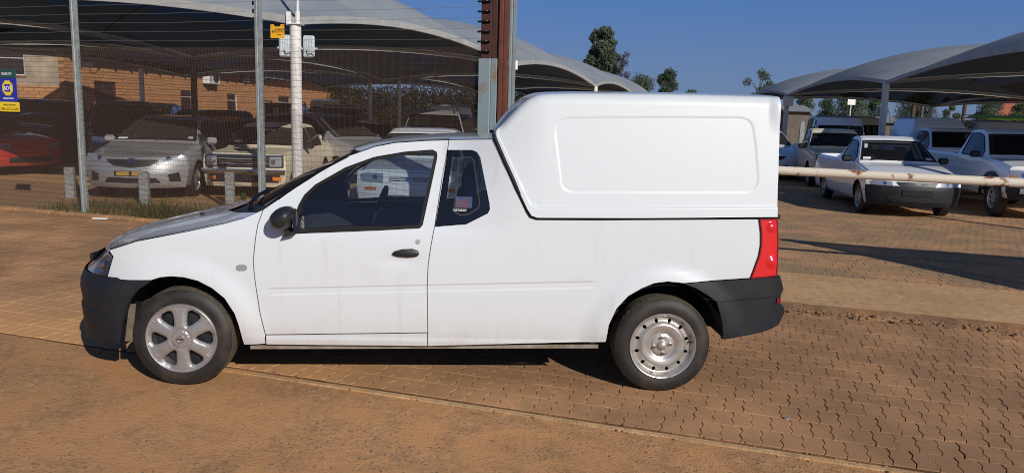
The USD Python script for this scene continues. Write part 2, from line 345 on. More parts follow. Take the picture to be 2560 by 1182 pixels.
# ground
def ground_mat(name, c, stones=0.0, bump=.4, dust=(.40, .20, .085), dust_lo=.45, dust_hi=.7):
    n = {'tc': ('texture_coordinate', {}), 'n1': ('noise_texture', {'scale': .9, 'detail': 8.0, 'roughness': .6}), 'n2': ('noise_texture', {'scale': 14.0, 'detail': 8.0, 'roughness': .7}),
         'n3': ('noise_texture', {'scale': 90.0, 'detail': 4.0, 'roughness': .7}), 'n4': ('noise_texture', {'scale': 2.4, 'detail': 8.0, 'roughness': .65, 'distortion': .6}),
         'r1': ('rgb_ramp', {'ramp': [(.36, c[0]), (.62, c[1])]}), 'r2': ('rgb_ramp', {'ramp': [(.3, (.60, .60, .60)), (.7, (1.22, 1.20, 1.16))]}), 'mu': ('mix_color', {'blend_type': 'multiply', 'fac': 1.0, 'use_clamp': False}),
         'dr': ('map_range', {'from_min': dust_lo, 'from_max': dust_hi, 'to_min': 0, 'to_max': .9, 'clamp': True}), 'md': ('mix_color', {'b': dust}),
         'vo': ('voronoi_texture', {'scale': 38.0, 'randomness': 1.0}), 'vr': ('map_range', {'from_min': .36, 'from_max': .27, 'to_min': 0, 'to_max': 1, 'clamp': True}),
         'sg': ('map_range', {'from_min': .47, 'from_max': .56, 'to_min': 0, 'to_max': stones, 'clamp': True}), 'sm': ('math', {'math_type': 'multiply'}), 'ms': ('mix_color', {'b': (.16, .125, .098)}),
         'ad': ('math', {'math_type': 'add'}), 'b': ('bump', {'strength': bump, 'distance': .012}), 'p': ('principled_bsdf', {'roughness': .9, 'specular_ior_level': .2}),
         'mp': ('mapping', {'scale': (1.0, 1.5, 1.0)}), 'n5': ('noise_texture', {'scale': 3.7, 'detail': 10.0, 'roughness': .75}), 'pl': ('map_range', {'from_min': .66, 'from_max': .74, 'to_min': 0, 'to_max': .7, 'clamp': True}), 'mpl': ('mix_color', {'b': (.60, .46, .33)})}
    l = [('tc.object', 'n1.vector'), ('tc.object', 'n2.vector'), ('tc.object', 'n3.vector'), ('tc.object', 'n4.vector'), ('tc.object', 'mp.vector'), ('mp.vector', 'vo.vector'),
         ('n1.fac', 'r1.fac'), ('n2.fac', 'r2.fac'), ('r1.color', 'mu.a'), ('r2.color', 'mu.b'), ('n4.fac', 'dr.value'), ('dr.result', 'md.fac'), ('ms.result', 'md.a'),
         ('vo.distance', 'vr.value'), ('n2.fac', 'sg.value'), ('vr.result', 'sm.value1'), ('sg.result', 'sm.value2'), ('sm.value', 'ms.fac'), ('tc.object', 'n5.vector'), ('n5.fac', 'pl.value'), ('pl.result', 'mpl.fac'), ('md.result', 'mpl.a'), ('mu.result', 'ms.a'),
         ('n3.fac', 'ad.value1'), ('vr.result', 'ad.value2'), ('ad.value', 'b.height'), ('b.normal', 'p.normal'), ('mpl.result', 'p.base_color')]
    return usdkit.material(stage, LK+name, n, l, surface='p.BSDF')
M['dirt'] = ground_mat('dirt', ((.36, .20, .09), (.46, .26, .12)))
M['apron'] = ground_mat('apron', ((.42, .234, .114), (.54, .305, .146)), stones=1.0, bump=.5, dust=(.55, .284, .124), dust_lo=.42, dust_hi=.62)
M['slab'] = ground_mat('slab', ((.50, .32, .165), (.60, .40, .22)), stones=.2, dust=(.58, .33, .15), dust_lo=.5)
M['joint_sand'] = ground_mat('joint_sand', ((.10, .055, .027), (.16, .085, .042)))
M['rubble'] = ground_mat('rubble', ((.24, .135, .075), (.42, .26, .15)), bump=.8)
def paver_mat(name, c, k):
    n = {'tc': ('texture_coordinate', {}), 'g': ('geometry', {}), 'n1': ('noise_texture', {'scale': 1.1, 'detail': 6.0, 'roughness': .6}), 'n2': ('noise_texture', {'scale': 70.0, 'detail': 6.0, 'roughness': .75}), 'n3': ('noise_texture', {'scale': 2.3, 'detail': 7.0, 'roughness': .6}),
         'r0': ('rgb_ramp', {'ramp': [(0, tuple(x*.68 for x in c)), (.8, tuple(x*1.06 for x in c)), (1, tuple(x*1.22 for x in c))]}), 'r2': ('rgb_ramp', {'ramp': [(.25, (.72, .72, .72)), (.75, (1.16, 1.15, 1.13))]}), 'mu': ('mix_color', {'blend_type': 'multiply', 'fac': 1.0, 'use_clamp': False}),
         'dr': ('map_range', {'from_min': .44, 'from_max': .68, 'to_min': 0, 'to_max': .85, 'clamp': True}), 'md': ('mix_color', {'b': (.555, .300, .150)}), 'dk': ('map_range', {'from_min': .56, 'from_max': .7, 'to_min': 0, 'to_max': .42, 'clamp': True}), 'mk': ('mix_color', {'b': (.23, .15, .09)}),
         'sx': ('separate_xyz', {}), 'ra': ('map_range', {'from_min': -2.2, 'from_max': -4.4, 'to_min': 0, 'to_max': 1, 'clamp': True}), 'rb': ('map_range', {'from_min': 1.5, 'from_max': .2, 'to_min': 0, 'to_max': 1.2, 'clamp': True}), 'rm': ('math', {'math_type': 'multiply'}), 'rn': ('math', {'math_type': 'multiply'}), 'r3': ('math', {'math_type': 'multiply', 'value2': 1.7, 'use_clamp': True}), 'mz': ('mix_color', {'b': (.60, .33, .15)}), 'b': ('bump', {'strength': .35, 'distance': .006}), 'p': ('principled_bsdf', {'roughness': .88, 'specular_ior_level': .25})}
    l = [('tc.object', 'n1.vector'), ('tc.object', 'n2.vector'), ('tc.object', 'n3.vector'), ('g.random_per_island', 'r0.fac'), ('n2.fac', 'r2.fac'), ('r0.color', 'mu.a'), ('r2.color', 'mu.b'), ('n1.fac', 'dr.value'), ('dr.result', 'md.fac'), ('mu.result', 'md.a'),
         ('n3.fac', 'dk.value'), ('dk.result', 'mk.fac'), ('md.result', 'mk.a'), ('n2.fac', 'b.height'), ('b.normal', 'p.normal'), ('tc.object', 'sx.vector'), ('sx.x', 'ra.value'), ('sx.y', 'rb.value'), ('ra.result', 'rm.value1'), ('rb.result', 'rm.value2'), ('rm.value', 'rn.value1'), ('n1.fac', 'rn.value2'), ('rn.value', 'r3.value1'), ('r3.value', 'mz.fac'), ('mk.result', 'mz.a'), ('mz.result', 'p.base_color')]
    return usdkit.material(stage, LK+name, n, l, surface='p.BSDF')
M['paver'] = paver_mat('paver', (.475, .272, .143), 0)
M['paver_far'] = paver_mat('paver_far', (.48, .32, .18), 1)
M['far_paving'] = usdkit.material(stage, LK+'far_paving', {
    'tc': ('texture_coordinate', {}), 'mp': ('mapping', {'scale': (1., 1., 1.)}), 'bk': ('brick_texture', {'scale': 1.0, 'brick_width': .105, 'row_height': .22, 'mortar_size': .006, 'mortar_smooth': .3, 'color1': (.41, .255, .125), 'color2': (.48, .305, .15), 'mortar': (.20, .12, .06)}),
    'nz': ('noise_texture', {'scale': .8, 'detail': 7.0}), 'rp': ('map_range', {'from_min': .4, 'from_max': .7, 'to_min': 0, 'to_max': .8, 'clamp': True}), 'mx': ('mix_color', {'b': (.50, .30, .15)}), 'b': ('bump', {'strength': .5, 'distance': .01, 'invert': True}), 'p': ('principled_bsdf', {'roughness': .9, 'specular_ior_level': .2})},
    [('tc.object', 'mp.vector'), ('mp.vector', 'bk.vector'), ('tc.object', 'nz.vector'), ('nz.fac', 'rp.value'), ('rp.result', 'mx.fac'), ('bk.color', 'mx.a'), ('mx.result', 'p.base_color'), ('bk.fac', 'b.height'), ('b.normal', 'p.normal')], surface='p.BSDF')
M['brick_wall'] = usdkit.material(stage, LK+'brick_wall', {
    'tc': ('texture_coordinate', {}), 'sp': ('separate_xyz', {}), 'cb': ('combine_xyz', {}), 'bk': ('brick_texture', {'scale': 1.0, 'brick_width': .36, 'row_height': .125, 'mortar_size': .016, 'mortar_smooth': .2, 'color1': (.42, .19, .072), 'color2': (.52, .245, .10), 'mortar': (.22, .115, .055)}),
    'nz': ('noise_texture', {'scale': .7, 'detail': 6.0}), 'rp': ('map_range', {'from_min': .5, 'from_max': .75, 'to_min': 0, 'to_max': .5, 'clamp': True}), 'mx': ('mix_color', {'b': (.30, .15, .075)}), 'b': ('bump', {'strength': .6, 'distance': .012, 'invert': True}), 'p': ('principled_bsdf', {'roughness': .85})},
    [('tc.object', 'sp.vector'), ('sp.x', 'cb.x'), ('sp.z', 'cb.y'), ('cb.vector', 'bk.vector'), ('tc.object', 'nz.vector'), ('nz.fac', 'rp.value'), ('rp.result', 'mx.fac'), ('bk.color', 'mx.a'), ('mx.result', 'p.base_color'), ('bk.fac', 'b.height'), ('b.normal', 'p.normal')], surface='p.BSDF')
# ------------------------------------------------------------------ ground, paving, apron, slab
E0 = np.array([2.0, 3.52, 0.0]); PANG = math.atan2(-.306, .952)
UA = np.array([math.cos(PANG), math.sin(PANG), 0]); VA = np.array([-math.sin(PANG), math.cos(PANG), 0])   # a runs right along the paving's edge, b away from the viewer
def ab(a, b, z=0.0): return E0 + UA*a + VA*b + np.array([0, 0, z])
def to_ab(P): q = np.asarray(P, float)[:2] - E0[:2]; return np.array([q @ UA[:2], q @ VA[:2]])
LOT_Z = .04
def flat(poly, z, step=None):
    v, f = earcut2(poly); return np.column_stack([v, np.full(len(v), z)]), f
def sheet(name, poly, z, mat, kind='structure', parent=None, rough=0.0, cell=.12, seed=0):
    """a ground sheet in the paving's axes, gently uneven"""
    p = thing(name, kind=kind, loc=E0, rotz=PANG) if parent is None else parent
    m = panel(poly, lambda a, b: np.stack([a, b, z + rough*(meshkit.fbm(np.stack([a*1.3, b*1.3, 0*a], -1), 4, seed)-.5)], -1), step=cell, outward=(0, 0, 1))
    obj('surface', m, mat, p); return p
g = thing('ground', kind='structure')
th = np.linspace(0, 2*np.pi, 65)[:-1]
rad = np.array([0, 60, 400, 2500.])
P = np.stack([np.outer(rad, np.cos(th)), np.outer(rad, np.sin(th)), np.full((4, 64), -.03)], -1)
obj('surface', grid(P, closed_v=True), M['dirt'], g)
# the apron in front of the paving
sheet('apron', Polygon([(-16, -6.5), (9, -6.5), (9, -.03), (-4.3, -.03), (-4.8, .034), (-16, .034)]), .0, M['apron'], rough=.010, cell=.10, seed=3)
# bedding under the paving
sheet('paving_bed', Polygon([(-16, .035), (-4.8, .035), (-4.3, -.03), (9, -.03), (9, 3.32), (2.6, 3.32), (-2.2, 4.95), (-16, 4.95)]), .0008, M['joint_sand'], cell=1.0)
# concrete slab across the gateway, with a broken front edge
rs = np.random.RandomState(4)
slab = thing('gateway_slab', kind='structure', loc=E0, rotz=PANG)
xa = np.linspace(-2.3, 9, 190)
fr = 3.33 + .05*meshkit.fbm(np.stack([xa*2.2, xa*0, xa*0], -1), 4, 8) + .03*rs.rand(190)
tz = LOT_Z + .012*(meshkit.fbm(np.stack([xa*4, xa*0, xa*0+3], -1), 3, 5)-.5)
rows = [np.stack([xa, fr-.20-.10*rs.rand(190), np.full(190, -.012)], -1), np.stack([xa, fr-.13-.05*rs.rand(190), .010+.018*rs.rand(190)], -1), np.stack([xa, fr-.05-.04*rs.rand(190), tz*.45+.022*rs.rand(190)], -1), np.stack([xa, fr+.05, tz+.004], -1)]
for k in range(1, 9):
    bb = fr+.05 + (4.86-fr-.05)*k/8
    rows.append(np.stack([xa, bb, LOT_Z + .004 + .012*(meshkit.fbm(np.stack([xa*2, bb*2, xa*0], -1), 4, 2)-.5)], -1))
obj('broken_edge', grid(np.stack(rows[:4], 0), flip=True), M['rubble'], slab, smooth=50)
obj('surface', grid(np.stack(rows[3:], 0), flip=True), M['slab'], slab, smooth=True)
# yard beyond: left (behind the fence) and right (behind the gateway)
sheet('car_yard', Polygon([(-70, 5.0), (-2.3, 5.0), (-2.3, 4.87), (40, 4.87), (40, 60), (-70, 60)]), LOT_Z-.004, M['far_paving'], cell=6.0)

def paver_shape(r):
    """zigzag paver outline, long sides toothed; length .22 along b, width .105 along a"""
    L, Wd, g_ = .216, .1015, .0
    zz = [(0, 0), (.25, .011), (.5, -.004), (.75, .011), (1, 0)]
    left = [(-Wd/2 + o, -L/2 + t*L) for t, o in zz]; right = [(Wd/2 + o, -L/2 + t*L) for t, o in zz]
    return np.array(left[::-1] + right)      # counter-clockwise
PV = paver_shape(0); NPV = len(PV)
_tri = mapbox_earcut.triangulate_float64(PV, np.array([NPV], np.uint32)).reshape(-1, 3)
s_ = (PV[_tri[:, 1], 0]-PV[_tri[:, 0], 0])*(PV[_tri[:, 2], 1]-PV[_tri[:, 0], 1])-(PV[_tri[:, 1], 1]-PV[_tri[:, 0], 1])*(PV[_tri[:, 2], 0]-PV[_tri[:, 0], 0])
_tri[s_ < 0] = _tri[s_ < 0][:, ::-1]
_k = np.arange(NPV); _k2 = (_k+1) % NPV
PVF = np.vstack([_tri, np.stack([_k, _k+NPV, _k2+NPV], 1), np.stack([_k, _k2+NPV, _k2], 1), np.stack([_k+NPV, _k+2*NPV, _k2+2*NPV], 1), np.stack([_k+NPV, _k2+2*NPV, _k2+NPV], 1)])
def one_paver(a, b, z0, rr):
    """top, chamfer, side; each one slightly sunk, tilted and turned"""
    c = PV*(1-.012*rr.rand()); q = rr.normal(0, .010); c = c @ np.array([[math.cos(q), -math.sin(q)], [math.sin(q), math.cos(q)]]).T
    top = c*np.array([.965, .982]); ta, tb = np.clip(rr.normal(0, .006, 2), -.010, .010); dz = float(np.clip(rr.normal(0, .0010), -.0011, .0025))
    dx, dy = rr.normal(0, .0012, 2)
    f = lambda p, z: np.column_stack([p[:, 0]+a+dx, p[:, 1]+b+dy, z0 + z + dz + p[:, 0]*ta + p[:, 1]*tb])
    return np.vstack([f(top, .0), f(c, -.0028), f(c, -.014)]), PVF
def lay(region, z0, seed, a0, a1, b0, b1):
    rr = np.random.RandomState(seed); out = []
    shapely.prepare(region); j = 0; b = b0 + .11
    while b < b1:
        off = .0525*(j % 2)
        for a in np.arange(a0 + off, a1, .105):
            if shapely.contains(region, Point(a, b)): out.append((a, b, one_paver(a, b, z0, rr)))
        j += 1; b += .22
    return out
paving = thing('paving', kind='structure', loc=E0, rotz=PANG)
near = lay(Polygon([(-16, .036), (-4.8, .036), (-4.3, .02), (1.9, .02), (3.2, 2.0), (5.5, 3.32), (2.4, 3.30), (-2.2, 3.30), (-2.3, 4.92), (-16, 4.92)]), .004, 11, -16, 6, .05, 5)
def pixsize(a, b):
    P = ab(a, b); d = (P-CE) @ CF; q = P-CE
    return d if d > .5 and abs((q@CR)/d) < .70 and abs((q@CU)/d) < .33 else 1e9
def hidden(a, b):   # under the truck or behind it
    P = ab(a, b); x, y = P[0]+1.959, P[1]-4.417
    return (-.3 < x < 3.9 and .35 < y)
near.sort(key=lambda t: (hidden(t[0], t[1]), pixsize(t[0], t[1])))
for a, b, m in near[:300]: obj('paver', m, M['paver'], paving)
tag(obj('paver_field', cat(*[m for _, _, m in near[300:]]), M['paver'], paving), kind='stuff')
tag(obj('edging', box(2.2, -.012, -.006, 13.0, .042, .026), M['slab'], paving))
far = lay(Polygon([(-1.1, 4.9), (7.0, 4.9), (13.5, 12.5), (2.5, 14.2), (-.8, 14.2), (-1.1, 9)]), LOT_Z+.004, 12, -1.2, 14, 4.92, 14.3)
yard = thing('yard_paving', kind='structure', loc=E0, rotz=PANG)
tag(obj('paver_field', cat(*[m for _, _, m in far]), M['paver_far'], yard), kind='stuff')
# kerb of bricks along the foot of the fence
kerb = thing('fence_kerb', kind='structure', loc=E0, rotz=PANG)
rr = np.random.RandomState(5)
for i, a in enumerate(np.arange(-16, -2.35, .225)):
    obj('brick', rbox(a, 4.985+rr.normal(0, .006), .012+rr.normal(0, .004), .215, .10, .075, .008, rr.normal(0, .02)), M['paver'], kerb)
# pebbles, crumbs and litter on the ground
rr = np.random.RandomState(9); ms = []
ico = trimesh.creation.icosphere(1)
def pebble(P, r):
    v = ico.vertices*(1+.35*(rr.rand(len(ico.vertices), 1)-.5))*np.array([1, .8+.4*rr.rand(), .55])*r
    return v @ trimesh.transformations.rotation_matrix(rr.rand()*6, [0, 0, 1])[:3, :3].T + P, ico.faces
for k in range(520):
    a, b = rr.uniform(-7.5, 2.6), -abs(rr.normal(0, 1.0)); ms.append(pebble(ab(a, b, .004), rr.choice([.003, .004, .005, .007, .010], p=[.35, .3, .2, .11, .04])))
for k in range(150): ms.append(pebble(ab(rr.uniform(-6, 3), rr.uniform(-.05, .08), .006), rr.uniform(.003, .010)))
for k in range(700): ms.append(pebble(ab(rr.uniform(-2, 4.5), 3.22+rr.normal(0, .06), .008+.02*rr.rand()), rr.choice([.006, .011, .018, .032], p=[.38, .36, .19, .07])))
for k in range(120): ms.append(pebble(ab(rr.uniform(-11, 3), rr.uniform(.1, 4.8), .008), rr.uniform(.003, .008)))
oc_ = trimesh.creation.icosphere(0); ds_ = []
cand = np.column_stack([rr.uniform(-7, 2.4, 9000), -2.6*rr.rand(9000)**1.15-.05]); dn = meshkit.fbm(np.column_stack([cand*1.1, np.zeros(9000)]), 4, 77)
cand = cand[dn + .10*rr.rand(9000) > .53 + .14*np.clip(cand[:, 0]+3.2, 0, 3)/3][:2600]
for a, b in cand:
    r = rr.choice([.003, .0045, .006, .009], p=[.36, .36, .21, .07]); v = oc_.vertices*(1+.5*(rr.rand(12, 1)-.5))*np.array([1.25, .8, .38])*r
    ds_.append((v @ trimesh.transformations.rotation_matrix(rr.rand()*6, [0, 0, 1])[:3, :3].T + ab(a, b, .0035 + .012*(meshkit.fbm(np.array([a*1.3, b*1.3, 0.]), 4, 3)-.5)), oc_.faces))
tag(obj('stone_chips', cat(*ds_), M['dark_stone']), 'dark flat stone chips bedded in the reddish apron', 'stone chips', kind='stuff')
tag(obj('pebbles', cat(*ms), M['rubble']), 'loose reddish pebbles and crumbs scattered over apron and paving', 'pebbles', kind='stuff')
P = ground_at(250, 550); tag(obj('litter', rbox(P[0], P[1], .022, .22, .06, .02, .006, -.1), M['sign_white']), 'flat white scrap of litter lying on paving by the fence foot', 'litter')
P = ground_at(1966, 1048); tag(obj('bottle_cap', cat(move(lathe([(0, .008), (.012, .008), (.014, .006), (.0145, 0), (0, 0)], 14, 'z'), (P[0], P[1], .006))), M['steel']), 'small bright bottle cap lying on the brown pavers at front right', 'bottle cap')
# ------------------------------------------------------------------ the white pickup. Local axes: x from the front axle to the rear, y from the near tyres' face inwards, z up
TYAW = .042; TB = np.array([-1.959, 4.417, 0.0]); TD = np.array([math.cos(TYAW), math.sin(TYAW), 0]); TN = np.array([-math.sin(TYAW), math.cos(TYAW), 0])
YC = .82
def loc_at(px, py, y):
    px = np.asarray(px, float); py = np.asarray(py, float); y = np.broadcast_to(np.asarray(y, float), px.shape)
    d = CR*((px-1280)/FPX)[..., None] + CU*((591-py)/FPX)[..., None] + CF
    t = (((TB-CE) @ TN) + y)/(d @ TN); q = CE + d*t[..., None] - TB
    return np.stack([q @ TD, q[..., 2]], -1)
_sz = PchipInterpolator([.1, .22, .30, .42, .62, .75, .88, .95, 1.0, 1.48, 1.6], [.805, .818, .832, .840, .846, .847, .842, .833, .815, .655, .62])
_sb = PchipInterpolator([.1, .22, .30, .42, .62, .75, .88, .95, 1.12, 1.6], [.805, .818, .832, .840, .846, .847, .845, .842, .832, .80])
FA, RA = np.array([0.0, .30]), np.array([2.905, .30])
def hw(x, z, detail=True):
    x, z = np.broadcast_arrays(np.asarray(x, float), np.asarray(z, float))
    t = sstep(x, 1.50, 2.02); s = _sz(np.clip(z, .1, 1.6))*(1-t) + _sb(np.clip(z, .1, 1.6))*t
    u = np.clip((-.10-x)/.69, 0, .9999); s = s*np.sqrt(1-u**3.2)
    w = np.clip((x-3.15)/.68, 0, .9999); s = s*np.sqrt(1-w**6)
    if detail:
        for c, rr_ in ((FA, .395), (RA, .395)):
            r = np.hypot(x-c[0], z-c[1]); s = s + .024*(1-sstep(r, rr_+.0, rr_+.135))*sstep(z, .24, .40)*sstep(1.0-z, 0, .1)
        zl = .622 + (x-.53)*.0415; d = np.minimum.reduce([zl-z, z-(zl-.040), x-.53, 2.47-x])
        s = s - .0045*sstep(d, -.003, .004)
        s = s - .010*np.exp(-((x-1.305)/.10)**2-((z-.800)/.032)**2)*(1-t)      # dish behind the door handle
        s = s + .007*sstep(z, .335, .31)*sstep(x, .3, .45)*sstep(2.55-x, 0, .1)                        # rounded sill
    return s
def F3(x, z, off=0.0): return np.stack([x, YC - hw(x, z) - off, z], -1)
def tr(pts, off=0.0):
    """pixels on the near flank -> (x, z)"""
    pts = np.asarray(pts, float); y = np.full(len(pts), 0.0)
    for _ in range(8):
        q = loc_at(pts[:, 0], pts[:, 1], y); y = YC - hw(np.clip(q[:, 0], -.77, 3.70), q[:, 1], False) - off
    return q
def TP(pts, off=0.0): return Polygon(tr(pts, off)).buffer(0)
FEN = [(272, 625), (341, 603), (470, 578), (560, 559), (608, 546), (658, 524), (645, 560), (636, 620), (633, 655), (636, 690), (640, 718), (650, 781), (664, 836), (665, 858), (611, 861),
       (607, 845), (600, 812), (589, 781), (564, 743), (533, 718), (498, 700), (462, 691), (432, 689), (406, 691), (383, 698), (267, 697), (283, 641)]
DOOR = [(658, 524), (738, 469.7), (814, 421.5), (865, 392), (897, 381), (936, 367), (987, 357), (1063, 352), (1122, 350), (1120, 368), (1106, 439), (1087, 563), (1076, 622), (1070, 665), (1068, 718), (1069.5, 831), (664, 836), (650, 781), (640, 718), (636, 690), (633, 655), (636, 620), (645, 560)]
DWIN = [(730, 584), (738, 540), (746, 513), (760, 488), (788, 462), (864, 419), (936, 393), (1012, 380), (1081, 375), (1091, 380), (1093, 393), (1056, 562), (1049, 570), (958, 575), (860, 579)]
QWIN = [(1120, 376), (1180, 376), (1192, 381), (1200, 394), (1223, 510), (1224, 523), (1219, 533), (1165, 560), (1114, 564), (1088.5, 566)]
SIDE = [(1122, 350), (1233, 348), (1263, 404), (1291, 465), (1324, 538), (1330, 545), (1341, 548), (1600, 547), (1898, 546), (1902, 580), (1902, 610), (1897, 638), (1876, 695), (1707, 706), (1667, 702), (1634, 706), (1602, 719), (1569, 738), (1540, 769), (1521, 810), (1514, 853), (1300, 858), (1069, 864), (1069.5, 831), (1068, 718), (1070, 665), (1076, 622), (1087, 563), (1106, 439), (1120, 368)]
SILL = [(665, 836.5), (1069, 831.5), (1069, 864), (666, 860)]
LAMP = [(1898, 547), (1902, 580), (1902, 610), (1897, 638), (1876, 695), (1941, 688), (1944, 600), (1942, 546)]
HEAD = [(271, 627), (283, 642), (267, 697), (228, 695), (240, 660), (257, 635)]
BUF = .0022
pk = thing('pickup_truck', 'clean white single-cab pickup with white canopy parked side-on in front', 'pickup truck', TB, TYAW)
def both(name, build, mat, label=None):
    m = build
    obj(name, m, mat, pk, label=label); return obj(name, mirror_y(m, YC), mat, pk)
def sidepanel(name, poly, mat, step=.035, off=0.0, flange=.022, xs=(), zs=()):
    return both(name, panel(poly, lambda a, b: F3(a, b, off), step=step, xs=xs, zs=zs, flange=flange, outward=(0, -1, 0)), mat)
zl0 = lambda x: .622 + (x-.53)*.0415
zlines = np.unique(np.round(np.concatenate([np.linspace(.575, .712, 46), np.arange(.28, .36, .012)]), 4))
fen, door, dwin, qwin, side_p, sill = TP(FEN), TP(DOOR), TP(DWIN), TP(QWIN), TP(SIDE), TP(SILL)
sidepanel('front_fender', fen.buffer(-BUF), M['white_paint'], .03)
sidepanel('door', door.difference(dwin).buffer(-BUF), M['white_paint'], .035, zs=zlines)
sidepanel('rear_quarter_panel', side_p.difference(qwin).buffer(-BUF), M['white_paint'], .035, zs=zlines)
sidepanel('sill', sill.buffer(-BUF), M['white_paint'], .03, flange=.03, zs=np.arange(.28, .36, .012))
inner = dwin.buffer(-.020, join_style=1); zb_ = dwin.bounds[1]
strip = LineString([(q[0], q[1]) for q in tr([(700, 575), (860, 566), (1075, 555)])])
cut = Polygon([(-1, -1), (4, -1), (4, float(tr([(1075, 555)])[0, 1])), tuple(tr([(860, 564)])[0]), tuple(tr([(700, 574)])[0]), (-1, float(tr([(700, 574)])[0, 1]))])
inner = inner.difference(cut).buffer(-.012).buffer(.012)
sidepanel('door_window_seal', dwin.difference(inner).buffer(-.001), M['seal_rubber'], .05, off=.003, flange=.02)
sidepanel('door_window', inner.buffer(.003), M['glass_cab'], .06, off=-.006, flange=0)
sidepanel('quarter_window', qwin.buffer(-.002), M['glass_dark'], .05, off=.003, flange=.008)
lidp = smoothpoly(tr([(1146, 392), (1178, 392), (1186, 400), (1201, 510), (1196, 522), (1170, 538), (1150, 539), (1133, 530), (1141, 470)]), .012)
both('quarter_window_frame', panel(lidp.difference(lidp.buffer(-.008)), lambda a, b: F3(a, b, .0042), step=.06), M['trim_grey'])
# dark shell added behind the outer panels to block light in the gaps
shell = fen.buffer(.02).union(door.buffer(.02)).union(side_p.buffer(.004)).union(TP(LAMP).buffer(.02)).union(sill.buffer(.015)).difference(dwin.buffer(-.004)).difference(qwin.buffer(.0))
shell = shell.difference(Point(*FA).buffer(.37)).difference(Point(*RA).buffer(.37)).buffer(-.012)
both('inner_shell', panel(shell, lambda a, b: F3(a, b, -.026), step=.09), M['dark_inner'])
# roof
xe = tr([(897, 381), (936, 367), (987, 357), (1063, 352), (1122, 350), (1233, 348)])
ze_r = PchipInterpolator(xe[:, 0], xe[:, 1]); rx0, rx1 = xe[0, 0], xe[-1, 0]
zc_r = PchipInterpolator([.88, 1.10, 1.30, 1.516, 1.83, 1.95], [1.405, 1.487, 1.518, 1.535, 1.545, 1.545])
na, nt = 40, 33; A_ = np.linspace(0, 1, na)[:, None]; T_ = np.linspace(-1, 1, nt)[None]
xx = (rx0 + (rx1-rx0)*A_) + (1-T_**2)*(.91-rx0)*(1-A_); ze = ze_r(np.clip(rx0 + (rx1-rx0)*A_, rx0, rx1)) + 0*T_; zc = np.maximum(zc_r(np.clip(xx, .88, 1.95)), ze+.006*(1-A_)) 
hwr = hw(np.clip(rx0+(rx1-rx0)*A_, rx0, rx1), ze)
P = np.stack([xx, YC + T_*(hwr-.004), ze + .002 + (zc-ze)*(1-np.abs(T_)**2.4)], -1)
obj('roof', grid(P, flip=False), M['white_paint'], pk, smooth=True)
obj('headlining', grid(P - np.array([0, 0, .035]), flip=True), M['trim_grey'], pk, smooth=True)
# windscreen
c0 = tr([(658, 524)])[0]; c1 = np.array([rx0, ze_r(rx0)])
U_ = np.linspace(0, 1, 14)[:, None]; T2 = np.linspace(-1, 1, 21)[None]
xw0 = c0[0]+.01 + (1-np.abs(T2)**2.2)*(.17-c0[0]); zw0 = c0[1]-.01 + (1-np.abs(T2)**2.2)*(1.02-c0[1])
xw1 = c1[0] + (1-T2**2)*(.915-c1[0]); zw1 = c1[1] + (1-T2**2)*(1.408-c1[1])
h0 = hw(c0[0], c0[1])-.012; h1 = hw(c1[0], c1[1])-.01
bulge = .02*np.sin(np.pi*U_)
WS = np.stack([xw0*(1-U_)+xw1*U_ - bulge*.6, YC + T2*((h0*(1-U_)+h1*U_)+.012*np.sin(np.pi*U_)), zw0*(1-U_)+zw1*U_ + bulge], -1)
_n = np.cross(WS[6, 10]-WS[5, 10], WS[5, 11]-WS[5, 10]); obj('windscreen', grid(WS, flip=_n[2] < 0), M['glass_cab'], pk, smooth=True)
off = np.array([-.006, 0, .010])
for s in (0, 1):
    e = WS[:, 0 if s == 0 else -1]; i2 = WS[:, 1 if s == 0 else -2]
    obj('windscreen_seal', grid(np.stack([e + off + [0, (-1 if s == 0 else 1)*.006, -.012], e + off*.9, (e*.5+i2*.5) + off*.9, (e*.5+i2*.5) + [0, 0, -.01]], 0), flip=(s == 1)), M['seal_rubber'], pk, smooth=40)
obj('windscreen_seal', grid(np.stack([WS[-1] + [.012, 0, .010], WS[-1] + off, WS[-2]*.3 + WS[-1]*.7 + off], 0)), M['seal_rubber'], pk, smooth=40)
# bonnet
fe = tr([(272, 625), (341, 603), (470, 578), (560, 559), (608, 546), (640, 532)])
ze_h = PchipInterpolator(fe[:, 0], fe[:, 1]); zc_h = PchipInterpolator([-.80, -.736, -.635, -.5, -.30, -.165, .024, .14], [.705, .765, .822, .872, .925, .957, .990, 1.002])
hx0, hx1 = fe[0, 0], fe[-1, 0]
Ah = np.linspace(0, 1, 36)[:, None]; Th = np.linspace(-1, 1, 41)[None]
xE = hx0 + (hx1-hx0)*Ah + 0*Th; xC = -.750 + (.10+.750)*Ah; xxh = xE + (xC-xE)*(1-np.abs(Th)**(1.4+1.2*Ah))
zE = ze_h(xE) + 0*Th; zC = zc_h(np.clip(xC, -.8, .14)) + 0*Th
P = np.stack([xxh, YC + Th*(hw(xE, zE)-.004), zE + .002 + (zC-zE)*(1-np.abs(Th)**2.2) + .010*np.exp(-((np.abs(Th)-.62)/.10)**2)*sstep(Ah, 0, .3)], -1)
hood = grid(P); lip = grid(np.stack([P[0], P[0] - [.0, 0, .018], P[0] - [-.03, 0, .03]], 0), flip=True)
obj('bonnet', hood, M['white_paint'], pk, smooth=True)
obj('bonnet_lip', lip, M['white_paint'], pk, smooth=60)
